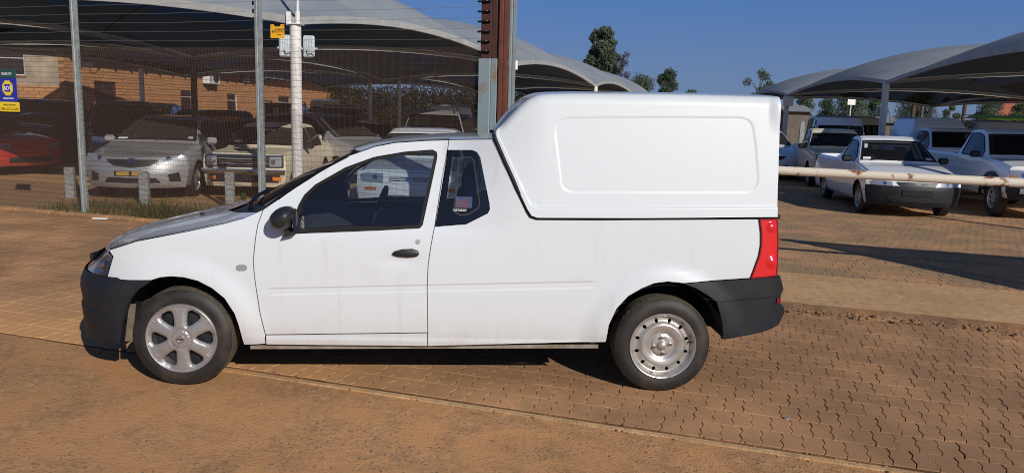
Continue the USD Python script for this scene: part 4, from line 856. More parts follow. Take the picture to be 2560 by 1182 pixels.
def make_car(name, label, catg, P0, heading, sp, group=None):
    """sp: measurements; profiles are (distance behind the front bumper, height)"""
    g = dict(c=.24, p=2.6, zb=.22, R=.30, rim=.19, roof_w=.58, bumper=None, rim_mat='steel', glass='glass_car', tum=.04, seats=True, lean=[(.2, .05), (.36, .0), (.55, .0), (.72, .06), (.95, .18)], detail=True)
    g.update(sp); W2 = g['W']/2; fo, L, c, zb = g['fo'], g['L'], g['c'], g['zb']
    car = thing(name, label, catg, P0, heading, group)
    ts, tz = arr(g['top']); bs, bz_ = arr(g['belt'])
    topf = lambda s: np.interp(s, ts, tz); beltf = lambda s: np.interp(s, bs, bz_); H = max(tz)
    lean = PchipInterpolator(*arr(g['lean']), extrapolate=False)
    endr = g.get('endr', .18)
    def ends(s): u = np.clip((s-(L-endr))/endr, 0, 1); return np.sqrt(np.maximum(1-.55*u**3, .05))
    def fr(s): u = np.clip((1.0-s)/1.0, 0, 1); return 1 - .035*u**2
    gf = lambda s: np.clip((topf(s)-beltf(s)-.09)/(H-beltf(s)-.09), 0, 1)
    def widths(s):
        k = ends(s)*fr(s); ws = (W2-.035)*k; gg = gf(s); return ws, (ws-g['tum'])*(1-gg) + g['roof_w']*np.minimum(1, k+.0)*gg, k
    def section(s):
        zt = float(topf(s)); zs = float(min(beltf(s), zt-.075)); ws, wt, k = widths(s); ws, wt = float(ws), float(wt)
        half = [(W2*.80*k, zb), (W2*.93*k, zb+.02), (W2*.965*k, zb+.10), (W2*k, .50), (W2*k, .60), (W2*k*.5+ws*.5+.012, (zs+.60)/2+.04), (ws, zs), (ws-.012, zs+.02)]
        half += [(wt, zt-.055), (wt-.022, zt-.026), (wt-.07, zt-.012), (wt*.5, zt-.003)]
        half = [(a, max(b, zb)) for a, b in half]
        return np.array(half + [(-a, b) for a, b in half[::-1]])
    S = set(np.round(np.concatenate([ts, bs, np.arange(c, L, .16), np.linspace(L-endr, L, 5), [c]]), 3)); S = np.array(sorted(s for s in S if c <= s <= L))
    rows_ = np.stack([np.column_stack([np.full(len(section(s)), fo-s), section(s)]) for s in S], 0)
    v, f = grid(rows_, closed_v=True); n, m = rows_.shape[:2]
    v = np.vstack([v, rows_[0].mean(0), rows_[-1].mean(0)]); k = np.arange(m); k2 = (k+1) % m
    f = np.vstack([f, np.stack([np.full(m, n*m), k, k2], 1), np.stack([np.full(m, n*m+1), (n-1)*m+k2, (n-1)*m+k], 1)])
    body = solid(v, f)
    R = g['R']; dark_ids = set()
    for s in (fo, fo+g['wb']):
        for y in (-1, 1):
            cyl = manifold3d.Manifold.cylinder(.30, R+.055, R+.055, 36).as_original(); dark_ids.add(cyl.original_id()); cyl = cyl.rotate((90, 0, 0)).translate((fo-s, .15 + y*(W2-.06), R))
            body = body - cyl
    # glazing
    sc, sh, srt, srb = g['cowl'], g['head'], g.get('rear_top'), g.get('rear_bot')
    def top_pt(s, t, off):
        ws, wt, kk = widths(s); zt = topf(s); y = t*(wt-.055); e = .01; sl = (topf(s+e)-topf(s-e))/(2*e); nx, nz = sl, 1.0; q = np.hypot(nx, nz)
        return np.stack([fo-s + off*nx/q, y + 0*s, zt - .012*t**2*1.0 - .004 + off*nz/q], -1)
    def side_pt(s, t, off, y):
        ws, wt, kk = widths(s); zt = topf(s); zs = np.minimum(beltf(s), zt-.075); z0, z1 = zs+.02, zt-.055; w0, w1 = ws-.012, wt
        dz, dw = z1-z0, w0-w1; q = np.hypot(dz, dw) + 1e-9
        return np.stack([fo-s, y*(w0+(w1-w0)*t + off*dz/q), z0+(z1-z0)*t + off*dw/q], -1)
    panes = []
    U = np.linspace(0, 1, 9)[:, None]; T = np.linspace(-1, 1, 11)[None]
    b0, b1 = (.07, .05)
    ss = (sc+b0) + (sh-sc-b0-b1)*U + 0*T
    panes.append(('windscreen', lambda o: top_pt(ss, T + 0*U, o)))
    if srt is not None:
        s2 = (srt+.05) + (srb-srt-.12)*U + 0*T
        panes.append(('rear_window', lambda o: top_pt(s2, T + 0*U, o)))
    for (a, b) in g.get('windows', []):
        for y in (1, -1):
            # trim the window where the roof line comes down (pillars)
            sw = np.linspace(a, b, 9); ok = topf(sw)-np.minimum(beltf(sw), topf(sw)-.075) > .17
            sw = np.linspace(sw[ok][0], sw[ok][-1], 9)[:, None]; hgt = topf(sw)-beltf(sw)-.075
            t0, t1 = .03/np.maximum(hgt, .1), 1-.045/np.maximum(hgt, .1); tt = np.linspace(0, 1, 5)[None]; tt = t0 + (np.maximum(t1, t0+.02)-t0)*tt
            panes.append(('side_window', (lambda sw, tt, y: lambda o: side_pt(sw + 0*tt, tt, o, y))(sw, tt, y)))
    if g['detail']:
        cs = np.array([s for s in S if sc+.10 <= s <= g.get('cab_end', L-.5)]); rc = []
        for s in cs:
            ws, wt, kk = widths(s); zt = float(topf(s)); zlo = .42; zs = float(min(beltf(s), zt-.075)); ws, wt = float(ws), float(wt)
            hh = [(ws-.09, zlo), (ws-.07, max(zlo+.05, zs-.02)), (max(wt-.05, .1), max(zlo+.1, zt-.075)), (max(wt-.11, .08), max(zlo+.11, zt-.05))]
            rc.append(np.column_stack([np.full(8, fo-s), np.array(hh + [(-a, b) for a, b in hh[::-1]])]))
        rc = np.stack(rc, 0); v, f = grid(rc, closed_v=True); n, m = rc.shape[:2]; k = np.arange(1, m-1)
        f = np.vstack([f, np.stack([0*k, k, k+1], 1), np.stack([0*k+(n-1)*m, (n-1)*m+k+1, (n-1)*m+k], 1)])
        cav = solid(v, f).as_original(); dark_ids.add(cav.original_id()); body = body - cav
        for nm_, fp in panes: body = body - thick(fp(.06), fp(-.13))
    if g.get('bed'):
        a, b, zf = g['bed']; bw = W2-.10
        body = body - manifold3d.Manifold.cube((b-a, 2*bw, 1.2)).translate((fo-b, -bw, zf))
    mb = body.to_mesh(); paint = g['paint']; isd = np.zeros(len(mb.tri_verts), bool); ri = np.asarray(mb.run_index)//3
    for i, oid in enumerate(np.asarray(mb.run_original_id)):
        if int(oid) in dark_ids: isd[ri[i]:ri[i+1]] = True
    B_ = obj('body', trimesh.Trimesh(mb.vert_properties[:, :3], mb.tri_verts[~isd], process=True), paint, car, smooth=33)
    if isd.any():
        cen = mb.vert_properties[:, :3][mb.tri_verts].mean(1); inw = isd & ~(((np.hypot(cen[:, 0], cen[:, 2]-R) < R+.07) | (np.hypot(cen[:, 0]+g['wb'], cen[:, 2]-R) < R+.07)) & (np.abs(cen[:, 1]) > W2-.30))
        if inw.any(): obj('inner_lining', trimesh.Trimesh(mb.vert_properties[:, :3], mb.tri_verts[inw], process=True), M['trim_grey'], car)
        wa = isd & ~inw
        for sx_ in (True, False):
            for sy_ in (True, False):
                k_ = wa & ((cen[:, 0] > -g['wb']/2) == sx_) & ((cen[:, 1] > 0) == sy_)
                if k_.any(): obj('wheel_arch', trimesh.Trimesh(mb.vert_properties[:, :3], mb.tri_verts[k_], process=True), M['dark_inner'], car)
    for nm_, fp in panes:
        Pp = fp(.004); od = fp(.10)[4, 2]-Pp[4, 2]; flip = np.cross(Pp[5, 2]-Pp[4, 2], Pp[4, 3]-Pp[4, 2]) @ od < 0      # the glass faces outwards
        obj(nm_, grid(Pp, flip=flip), M[g['glass'] if g['detail'] else 'glass_black'], car, smooth=True)
        q = Pp; ring = np.concatenate([q[0, :-1], q[:-1, -1], q[-1, :0:-1], q[:0:-1, 0]]); 
        if g.get('seal', True): obj(nm_+'_seal', tube(np.vstack([ring, ring[:1]]), .011, 4, False), M['seal_rubber'], car)
    # front
    side_half = lambda z: np.interp(z, [zb, zb+.10, .50, .60, .95], [W2*.93, W2*.965, W2, W2, W2-.03])*float(fr(c))
    zh = float(topf(c))-.05
    def fs(y, z): h = np.clip(np.abs(y)/side_half(z), 0, 1); ln = np.nan_to_num(lean(np.clip(z, g['lean'][0][0], g['lean'][-1][0]))); return c*h**g['p'] + ln*(1-h**4)
    def FP(off): return lambda y, z: np.stack([fo - fs(y, z) + off, y, z], -1)
    yy = np.linspace(-1, 1, 31)[None]; zz = np.concatenate([np.linspace(zb, zh, 13)])[:, None]; Y = yy*side_half(zz)
    Pf = FP(0.0)(Y, zz + 0*yy); top_row = Pf[-1]
    cs_ = np.interp(np.linspace(0, 1, 31), np.linspace(0, 1, 31), np.linspace(-1, 1, 31)); wsn, wtn, _k = widths(c)
    back = np.stack([np.full(31, fo-c-.004), cs_*(wtn-.01), np.interp(np.abs(cs_), [0, .5, .9, 1], [float(topf(c)), float(topf(c))-.003, float(topf(c))-.014, float(topf(c))-.05])], -1)
    mid = top_row*.45 + back*.55 + np.array([0, 0, .022])
    zsplit = g.get('bumper_z')
    if zsplit:
        i = int(np.searchsorted(zz[:, 0], zsplit)); off_ = np.array([.03, 0, 0])*np.ones((i+1, 31, 1)); h_ = np.abs(yy)[..., None]; 
        low = Pf[:i+1] + np.array([.035, 0, 0])*(1-h_**6); low[..., 1] *= 1.012
        lid = np.stack([low[-1], Pf[i]], 0)
        obj('front_bumper', cat(grid(low, flip=True), grid(lid, flip=True)), M[g['bumper']], car, smooth=35)
        # bumper returns towards the wheels
        obj('nose', cat(grid(Pf[i-1:], flip=True), grid(np.stack([top_row, mid, back], 0), flip=True)), paint, car, smooth=30)
    else:
        obj('front_bumper', cat(grid(Pf, flip=True)), paint, car, smooth=30)
        obj('nose', cat(grid(np.stack([top_row, mid, back], 0), flip=True)), paint, car, smooth=30)
    low_off = .043 if zsplit else 0
    def patch(nm_, pts, mat, off, both_=True, step=.05, r=.012, flange=.012, parent=None, raw=False):
        out = []
        for y in ((1, -1) if both_ else (1,)):
            pg = smoothpoly([(a*y, b) for a, b in pts], r) if r else Polygon([(a*y, b) for a, b in pts])
            zc_ = pg.centroid.y; o = off + (low_off if zsplit and zc_ < zsplit else 0)
            out.append(obj(nm_, panel(pg, FP(o), step=step, outward=(1, 0, 0), flange=flange), M[mat] if isinstance(mat, str) else mat, parent or car))
        return out
    for item in g.get('front', []): 
        hs = patch(*item[:4], **(item[4] if len(item) > 4 else {}))
        if item[0] == 'headlight':
            cx = np.mean([q[0] for q in item[1]]); cz = np.mean([q[1] for q in item[1]]); hz = (max(q[1] for q in item[1])-min(q[1] for q in item[1]))/2; wx = (max(q[0] for q in item[1])-min(q[0] for q in item[1]))/2
            for h_, y in zip(hs, (1, -1)):
                for kk, dx in enumerate((-.38, .34)):
                    obj('bulb', panel(Point(y*(cx+dx*wx), cz).buffer(hz*.52, quad_segs=4), FP(item[3]+.003), step=.05, outward=(1, 0, 0)), M['chrome' if kk == 0 else 'lamp_clear'], h_)
    # rear
    if g.get('detail'):
        obj('tail_lamp', rbox(fo-L-.004, W2-.16, .80, .03, .20, .22, .01), M['lamp_red'], car); obj('tail_lamp', rbox(fo-L-.004, -W2+.16, .80, .03, .20, .22, .01), M['lamp_red'], car)
    ty, rm, bk = car_wheel_meshes(R, g['rim'])
    for s in (0, -g['wb']):
        for y in (1, -1):
            fl = (lambda m: mirror_y(m)) if y == 1 else (lambda m: m)
            w = obj('wheel', move(fl(ty), (s, y*(W2-.035), R)), M['tyre'], car, smooth=40)
            obj('rim', move(fl(rm), (s, y*(W2-.035), R)), M[g['rim_mat']], w, smooth=35); obj('hub', move(fl(bk), (s, y*(W2-.035), R)), M['dark_inner'], w)
    # mirrors
    sm = sc + (sh-sc)*.30 + .12; zm = float(beltf(sm))+.10; wsn = float(widths(sm)[0])
    for y in (1, -1):
        mo = obj('door_mirror', move(rbox(0, 0, 0, .10, .19, .13, .035), (fo-sm, y*(wsn+.10), zm)), M[g['mirror']] if isinstance(g.get('mirror'), str) else (g.get('mirror') or paint), car, smooth=30)
        obj('mirror_arm', hull([(fo-sm-.03, y*(wsn-.03), zm-.06), (fo-sm+.03, y*(wsn-.03), zm-.06), (fo-sm, y*(wsn+.04), zm-.02), (fo-sm, y*(wsn+.04), zm-.05)]), M['black_plastic'], mo)
    obj('floor_pan', box(fo-L/2, 0, zb+.10, L-1.0, g['W']-.5, .10), M['dark_inner'], car)
    if g['detail'] and g['seats']:
        x0 = fo-sc-.15; db = obj('dashboard', hull([(x0, -W2+.16, .62), (x0, W2-.16, .62), (x0, -W2+.16, .86), (x0, W2-.16, .86), (x0-.35, -W2+.16, .84), (x0-.35, W2-.16, .84), (x0-.42, -W2+.18, .66), (x0-.42, W2-.18, .66)]), M['trim_grey'], car)
        th = np.linspace(0, 2*np.pi, 21); obj('steering_wheel', tube(np.stack([x0-.55+.06*np.sin(th), -.36+.18*np.cos(th), .90+.165*np.sin(th)], -1), .014, 6, False), M['black_plastic'], car)
        for y in (-.36, .36):
            xs = fo-sh-.28; st_ = obj('seat', hull([(xs+.45, y-.24, .44), (xs+.45, y+.24, .44), (xs+.42, y-.24, .58), (xs+.42, y+.24, .58), (xs-.1, y-.24, .44), (xs-.1, y+.24, .44), (xs-.1, y-.24, .56), (xs-.1, y+.24, .56)]), M['seat_cloth'], car)
            obj('backrest', hull([(xs-.02, y-.24, .5), (xs-.02, y+.24, .5), (xs-.14, y-.24, .5), (xs-.14, y+.24, .5), (xs-.18, y-.2, 1.08), (xs-.18, y+.2, 1.08), (xs-.27, y-.2, 1.06), (xs-.27, y+.2, 1.06)]), M['seat_cloth'], st_)
            obj('headrest', rbox(xs-.24, y, 1.17, .09, .24, .15, .03), M['seat_cloth'], st_)
    car_fn = dict(car=car, top_pt=top_pt, side_pt=side_pt, FP=FP, panel=panel, fo=fo, patch=patch, W2=W2, beltf=beltf, topf=topf)
    return car_fn
def screen_sticker(cf, sp, t0, t1, u0, u1, mat, name='sticker', r=0):
    """sticker inside the windscreen; t across (-1 the car's right .. 1 its left), u up"""
    ss = np.array([sp['cowl']+.07 + (sp['head']-sp['cowl']-.12)*u for u in (u0, u1)])[:, None] + 0*np.zeros((1, 2)); T = np.array([[t0, t1], [t0, t1]])
    return obj(name, grid(cf['top_pt'](ss, T, .0065)), M[mat], cf['car'])
def wiper_pair(cf, sp):
    for t0, t1 in ((-.75, -.05), (.0, .7)):
        s0 = sp['cowl']+.05; L_ = sp['head']-sp['cowl']
        p = [cf['top_pt'](np.array(s0+L_*u), np.array(t), .02) for t, u in ((t0, .0), (t0*.4+t1*.6, .06), (t1, .10))]
        obj('wiper', tube(p, .008, 5), M['seal_rubber'], cf['car'])

M['silver_paint'] = car_paint('silver_paint', (.37, .375, .38), dirt=.7, dust=(.33, .24, .16), metal=.35, rough=.42)
M['cream_paint'] = car_paint('cream_paint', (.60, .53, .40), dirt=.9, dust=(.40, .28, .16), rough=.5, coat=.3)
M['old_cream'] = car_paint('old_cream', (.60, .55, .40), dirt=.5, rough=.45, coat=.4)
M['white_car'] = car_paint('white_car', (.80, .82, .84), dirt=.4)
M['bluewhite'] = car_paint('bluewhite', (.70, .75, .82), dirt=.4)
M['red_paint'] = car_paint('red_paint', (.36, .018, .015), dirt=.5, dust=(.25, .12, .08))
M['navy_paint'] = car_paint('navy_paint', (.018, .024, .05), dirt=.5, dust=(.12, .08, .06))
M['black_paint'] = car_paint('black_paint', (.018, .017, .019), dirt=.6, dust=(.12, .08, .055))
M['plum_paint'] = car_paint('plum_paint', (.035, .022, .05), dirt=.5, dust=(.12, .08, .06))
M['grey_paint'] = car_paint('grey_paint', (.30, .31, .34), dirt=.5, dust=(.2, .15, .11), metal=.1, rough=.4)
M['yard_dust_glass'] = pane_glass('yard_dust_glass', (.36, .36, .34), dust=.07)

SEDAN = dict(L=4.54, W=1.76, H=1.47, wb=2.6, fo=.93, R=.315, rim=.20, roof_w=.56, cowl=1.22, head=2.02, rear_top=3.35, rear_bot=3.98, cab_end=3.9, c=.34, p=2.4,
    top=[(.0, .72), (.34, .80), (.7, .89), (1.22, .985), (2.02, 1.41), (2.35, 1.465), (2.8, 1.475), (3.2, 1.435), (3.4, 1.39), (3.98, 1.10), (4.4, 1.06), (4.54, .98)],
    belt=[(0, .66), (1.2, .90), (2.0, .93), (4.0, .99), (4.54, .92)], windows=[(1.62, 2.58), (2.66, 3.72)], glass='yard_dust_glass',
    lean=[(.22, .06), (.30, .01), (.45, .0), (.60, .03), (.72, .08), (.80, .14)])
OLDSEDAN = dict(L=4.0, W=1.57, H=1.38, wb=2.4, fo=.70, R=.29, rim=.17, roof_w=.56, cowl=1.15, head=1.72, rear_top=2.85, rear_bot=3.3, cab_end=3.2, c=.10, p=3.2, tum=.02,
    top=[(0, .80), (.10, .835), (.6, .875), (1.15, .905), (1.72, 1.32), (1.95, 1.375), (2.4, 1.385), (2.8, 1.36), (3.3, .98), (3.9, .93), (4.0, .86)],
    belt=[(0, .74), (1.15, .84), (3.3, .87), (4.0, .80)], windows=[(1.38, 2.12), (2.20, 2.95)], glass='yard_dust_glass', bumper='chrome',
    lean=[(.22, .10), (.36, .05), (.50, .02), (.78, .0), (.86, .02)])
HATCH = dict(L=3.95, W=1.66, H=1.40, wb=2.45, fo=.78, R=.29, rim=.18, roof_w=.56, cowl=1.08, head=1.78, rear_top=3.35, rear_bot=3.75, cab_end=3.6, c=.16, p=2.6,
    top=[(0, .74), (.16, .80), (.6, .87), (1.08, .93), (1.78, 1.33), (2.05, 1.39), (2.6, 1.40), (3.3, 1.36), (3.75, .98), (3.95, .90)],
    belt=[(0, .70), (1.1, .86), (3.8, .93), (3.95, .86)], windows=[(1.42, 2.25), (2.33, 3.35)], glass='yard_dust_glass', lean=[(.22, .08), (.36, .0), (.52, .0), (.72, .05), (.82, .09)])
MPV = dict(HATCH, L=4.2, W=1.72, H=1.60, roof_w=.58, cowl=.92, head=1.85, rear_top=3.75, rear_bot=4.05, cab_end=3.9, wb=2.6,
    top=[(0, .76), (.16, .84), (.6, .95), (.92, 1.03), (1.85, 1.53), (2.2, 1.60), (3.0, 1.61), (3.7, 1.56), (4.05, 1.08), (4.2, .95)], belt=[(0, .7), (1.0, .93), (4.0, 1.0), (4.2, .9)], windows=[(1.3, 2.25), (2.33, 3.2), (3.28, 3.75)])
SUV = dict(HATCH, L=4.5, W=1.80, H=1.78, roof_w=.64, cowl=1.25, head=1.85, rear_top=4.1, rear_bot=4.4, cab_end=4.2, wb=2.7, fo=.85, R=.36, rim=.22, zb=.32, c=.2,
    top=[(0, .92), (.2, .98), (.7, 1.06), (1.25, 1.10), (1.85, 1.68), (2.2, 1.77), (3.2, 1.79), (4.1, 1.74), (4.4, 1.18), (4.5, 1.05)], belt=[(0, .88), (1.2, 1.04), (4.3, 1.08), (4.5, 1.0)], windows=[(1.5, 2.4), (2.48, 3.35), (3.43, 4.1)],
    lean=[(.3, .06), (.42, .0), (.62, .0), (.85, .05), (.98, .09)])
MINIBUS = dict(L=4.7, W=1.69, H=2.0, wb=2.57, fo=.95, R=.31, rim=.19, roof_w=.70, cowl=.16, head=.80, rear_top=4.4, rear_bot=4.62, cab_end=4.4, c=.14, p=3.0, zb=.26, tum=.02,
    top=[(0, 1.0), (.14, 1.10), (.18, 1.14), (.80, 1.70), (1.15, 1.93), (2.4, 2.01), (4.3, 1.97), (4.62, 1.2), (4.7, 1.05)], belt=[(0, .95), (.2, 1.06), (4.6, 1.12), (4.7, 1.0)], windows=[(.42, 1.30), (1.42, 2.6), (2.68, 4.2)], glass='glass_car',
    lean=[(.25, .05), (.4, .0), (.6, .0), (.9, .03), (1.1, .08)])
BANTAM = dict(L=4.48, W=1.66, H=1.47, wb=2.83, fo=.80, R=.29, rim=.18, roof_w=.55, cowl=1.12, head=1.80, rear_top=2.42, rear_bot=2.62, cab_end=2.42, bed=(2.75, 4.42, .60), c=.28, p=2.5, bumper='bumper_plastic', bumper_z=.55, mirror='black_plastic', endr=.06,
    top=[(0, .74), (.28, .82), (.7, .90), (1.12, .96), (1.80, 1.40), (2.05, 1.46), (2.40, 1.45), (2.62, 1.02), (2.70, .99), (4.48, 1.0)], belt=[(0, .68), (1.1, .90), (2.6, .93), (2.7, .92), (4.48, .93)], windows=[(1.40, 2.36)],
    lean=[(.2, .08), (.32, .0), (.52, .0), (.62, .03), (.74, .08), (.82, .13)], glass='glass_car')
OLDPICK = dict(BANTAM, L=4.6, W=1.62, wb=2.75, fo=.72, R=.32, rim=.19, bumper='chrome', bumper_z=.52, cowl=1.25, head=1.72, cab_end=2.5, bed=(2.72, 4.55, .70), c=.08, p=3.2, zb=.34, tum=.02, roof_w=.58,
    top=[(0, .92), (.08, .95), (.7, 1.0), (1.25, 1.03), (1.72, 1.48), (1.95, 1.56), (2.5, 1.56), (2.62, 1.04), (2.70, 1.02), (4.6, 1.02)], belt=[(0, .86), (1.2, .96), (2.6, .98), (4.6, .98)], windows=[(1.48, 2.45)], rear_top=2.50, rear_bot=2.64,
    lean=[(.34, .06), (.5, .0), (.9, .0), (.95, .02)])
BAKKIE = dict(OLDPICK, L=4.9, W=1.70, wb=2.95, fo=.85, R=.36, rim=.20, bumper='bumper_plastic', bumper_z=.66, cowl=1.30, head=1.95, cab_end=2.7, bed=(2.95, 4.84, .80), c=.22, p=2.8, zb=.38, roof_w=.60, mirror='black_plastic',
    top=[(0, .92), (.22, 1.0), (.7, 1.08), (1.30, 1.12), (1.95, 1.60), (2.2, 1.67), (2.72, 1.66), (2.86, 1.20), (2.92, 1.16), (4.9, 1.16)], belt=[(0, .86), (1.3, 1.05), (2.8, 1.08), (4.9, 1.08)], windows=[(1.58, 2.66)], rear_top=2.72, rear_bot=2.88,
    lean=[(.36, .06), (.5, .0), (.66, .0), (.9, .06), (1.0, .10)])
def plate(w=.26, z0=.38, z1=.47): return [(-w, z0), (w, z0), (w, z1), (-w, z1)]
C_ = []
def at(px, depth, z=0.0): P = at_depth(px, 400, depth); return (P[0], P[1], z)
Zy = LOT_Z
# left yard, from the fence backwards
sp = dict(SEDAN, paint=M['silver_paint'], rim_mat='steel', front=[
    ('headlight', [(.46, .64), (.70, .68), (.86, .78), (.80, .80), (.62, .775), (.50, .71)], 'lamp_clear', .004), ('grille', [(-.46, .715), (.46, .715), (.30, .60), (.0, .575), (-.30, .60)], 'black_plastic', .003, dict(both_=False)),
    ('grille_bar', [(-.43, .672), (-.10, .662), (-.10, .650), (-.43, .66)], 'chrome', .007, dict(r=0)), ('lower_grille', [(-.40, .40), (.40, .40), (.48, .31), (-.48, .31)], 'black_plastic', .003, dict(both_=False)),
    ('fog_lamp_surround', [(.58, .46), (.74, .50), (.76, .33), (.60, .33)], 'black_plastic', .003), ('number_plate', plate(.28, .43, .52), 'plate_black', .010, dict(both_=False, r=0)), ('number_plate_panel', [(-.24, .44), (-.02, .44), (-.02, .51), (-.24, .51)], 'plate_yellow', .013, dict(r=0)),
    ('emblem_ring', [(-.06, .66), (.06, .66), (.06, .735), (-.06, .735)], 'chrome', .010, dict(both_=False, r=.03))])
cf = make_car('sedan', 'silver four-door sedan with dark grille behind the fence post', 'car', (-6.75, 14.19, Zy), -1.467, sp)
c2 = Point(0, .698); ev = [shapely.affinity.scale(c2.buffer(1), .052, .030).difference(shapely.affinity.scale(c2.buffer(1), .042, .021)), shapely.affinity.scale(c2.buffer(1), .018, .029).difference(shapely.affinity.scale(c2.buffer(1), .010, .020)), shapely.affinity.scale(Point(0, .709).buffer(1), .036, .014).difference(shapely.affinity.scale(Point(0, .709).buffer(1), .027, .007))]
for e in ev: obj('emblem', panel(e, cf['FP'](.014), step=.03, outward=(1, 0, 0)), M['chrome'], cf['car'])
screen_sticker(cf, sp, -.95, -.72, .03, .10, 'sticker_white'); screen_sticker(cf, sp, .80, .92, .10, .19, 'lamp_grey'); wiper_pair(cf, sp)
sp = dict(OLDSEDAN, paint=M['cream_paint'], bumper_z=.0, mirror='black_plastic', front=[
    ('grille', [(-.72, .80), (.72, .80), (.72, .575), (-.72, .575)], 'black_plastic', .004, dict(both_=False, r=.02)), ('headlight', [(.48, .60), (.69, .60), (.69, .775), (.48, .775)], 'lamp_clear', .012),
    ('grille_trim', [(-.73, .815), (.73, .815), (.73, .800), (-.73, .800)], 'chrome', .010, dict(both_=False, r=0)), ('grille_bar', [(-.46, .695), (.46, .695), (.46, .685), (-.46, .685)], 'chrome', .010, dict(both_=False, r=0)), ('grille_bar', [(-.46, .65), (.46, .65), (.46, .644), (-.46, .644)], 'lamp_grey', .009, dict(both_=False, r=0)), ('grille_bar', [(-.46, .74), (.46, .74), (.46, .734), (-.46, .734)], 'lamp_grey', .009, dict(both_=False, r=0)),
    ('lower_panel', [(-.66, .44), (.66, .44), (.62, .30), (-.62, .30)], 'black_plastic', .004, dict(both_=False)), ('indicator', [(.52, .41), (.68, .41), (.68, .34), (.52, .34)], 'lamp_amber', .010)])
sp['bumper_z'] = None
cf = make_car('old_sedan', 'dusty cream old sedan with square headlights between fence post and white pole', 'car', (-4.98, 14.75, Zy), -1.56, sp)
obj('chrome_bumper', grid(np.stack([cf['FP'](o)(np.linspace(-.77, .77, 21), np.full(21, z)) for o, z in ((.02, .475), (.075, .48), (.085, .51), (.075, .545), (.02, .55))], 0), flip=True), M['chrome'], cf['car'], smooth=40)
screen_sticker(cf, sp, -.93, -.70, .10, .24, 'sticker_white'); screen_sticker(cf, sp, .84, .96, .10, .26, 'lamp_grey'); screen_sticker(cf, sp, -.13, .20, .80, .90, 'old_cream', 'rear_view_mirror'); wiper_pair(cf, sp)
sp = dict(HATCH, paint=M['white_car'], mirror='black_plastic', front=[
    ('headlight', [(.40, .60), (.74, .62), (.76, .72), (.66, .745), (.40, .74)], 'lamp_clear', .006), ('grille', [(-.32, .70), (.32, .70), (.30, .625), (-.30, .625)], 'white_car', .004, dict(both_=False)),
    ('grille_slot', [(-.30, .695), (.30, .695), (.30, .683), (-.30, .683)], 'black_plastic', .008, dict(both_=False, r=0)), ('grille_slot', [(-.30, .67), (.30, .67), (.30, .658), (-.30, .658)], 'black_plastic', .008, dict(both_=False, r=0)), ('grille_slot', [(-.30, .645), (.30, .645), (.30, .633), (-.30, .633)], 'black_plastic', .008, dict(both_=False, r=0)),
    ('emblem', [(-.055, .70), (.055, .70), (.055, .632), (-.055, .632)], 'chrome', .012, dict(both_=False, r=.025)), ('indicator', [(.50, .54), (.68, .54), (.68, .49), (.50, .49)], 'lamp_amber', .006), ('lower_grille', [(-.45, .42), (.45, .42), (.45, .33), (-.45, .33)], 'black_plastic', .005, dict(both_=False))])
cf = make_car('hatchback', 'white hatchback nose-on, seen through the pickup\'s side window', 'car', (-1.56, 12.15, Zy), -1.56, sp); wiper_pair(cf, sp)
sp = dict(MPV, paint=M['grey_paint'], front=[('headlight', [(.45, .66), (.76, .72), (.72, .80), (.5, .76)], 'lamp_clear', .006), ('grille', [(-.35, .70), (.35, .70), (.3, .62), (-.3, .62)], 'black_plastic', .004, dict(both_=False))])
cf = make_car('people_carrier', 'silver-grey rounded people carrier facing right behind the white pole', 'car', (-3.6, 18.4, Zy), -.62, dict(sp, paint=M['silver_paint']))
sp = dict(SUV, H=1.7, paint=M['grey_paint'], glass='glass_car', mirror='black_plastic', front=[('headlight', [(.5, .78), (.8, .80), (.78, .92), (.5, .9)], 'lamp_clear', .006), ('grille', [(-.42, .92), (.42, .92), (.4, .78), (-.4, .78)], 'black_plastic', .004, dict(both_=False))])
cf = make_car('estate_car', 'grey estate car with roof rails left of the rusty gate post', 'car', (-2.08, 19.6, Zy), -1.50, dict(sp, paint=M['silver_paint']))
for y in (.6, -.6): obj('roof_rail', tube([(-.9, y, 1.74), (-1.0, y, 1.83), (-2.9, y, 1.83), (-3.0, y, 1.75)], .02, 6), M['black_plastic'], cf['car'])
TALL = dict(SUV, top=[(s, z if z < 1.2 else z+.14) for s, z in SUV['top']], paint=M['grey_paint'], detail=True)
cf = make_car('off_roader', 'dark grey off-roader in the second row, left of the thin white sail post', 'car', (-6.1, 26.6, Zy), -1.42, dict(TALL, paint=M['grey_paint']))
cf = make_car('off_roader', 'black off-roader with white roof rails seen just right of the white pole', 'car', (-8.3, 26.6, Zy), -1.45, dict(TALL, paint=M['black_paint']))
for y in (.62, -.62): obj('roof_rail', tube([(-.8, y, 1.87), (-.95, y, 1.97), (-2.9, y, 1.97), (-3.05, y, 1.88)], .028, 6), M['white_pole'], cf['car'])
cf = make_car('minibus', 'cream-roofed old van far back beside the orange brick wall', 'van', (-9.4, 38.5, Zy), -1.3, dict(MINIBUS, paint=M['old_cream'], top=[(s, z if z < 1.3 else z+.25) for s, z in MINIBUS['top']]))
cf = make_car('hatchback', 'plum-black hatchback half hidden by the galvanised gate post', 'car', at(1200, 21.8, Zy), -1.45, dict(MPV, paint=M['plum_paint']))
cf = make_car('hatchback', 'silver-roofed small hatchback between the estate car and people carrier', 'car', (-4.1, 22.4, Zy), -1.3, dict(HATCH, paint=M['silver_paint']))
cf = make_car('off_roader', 'dark blue off-roader side-on behind the red car', 'car', (-12.4, 22.6, Zy), -.25, dict(SUV, paint=M['navy_paint']))
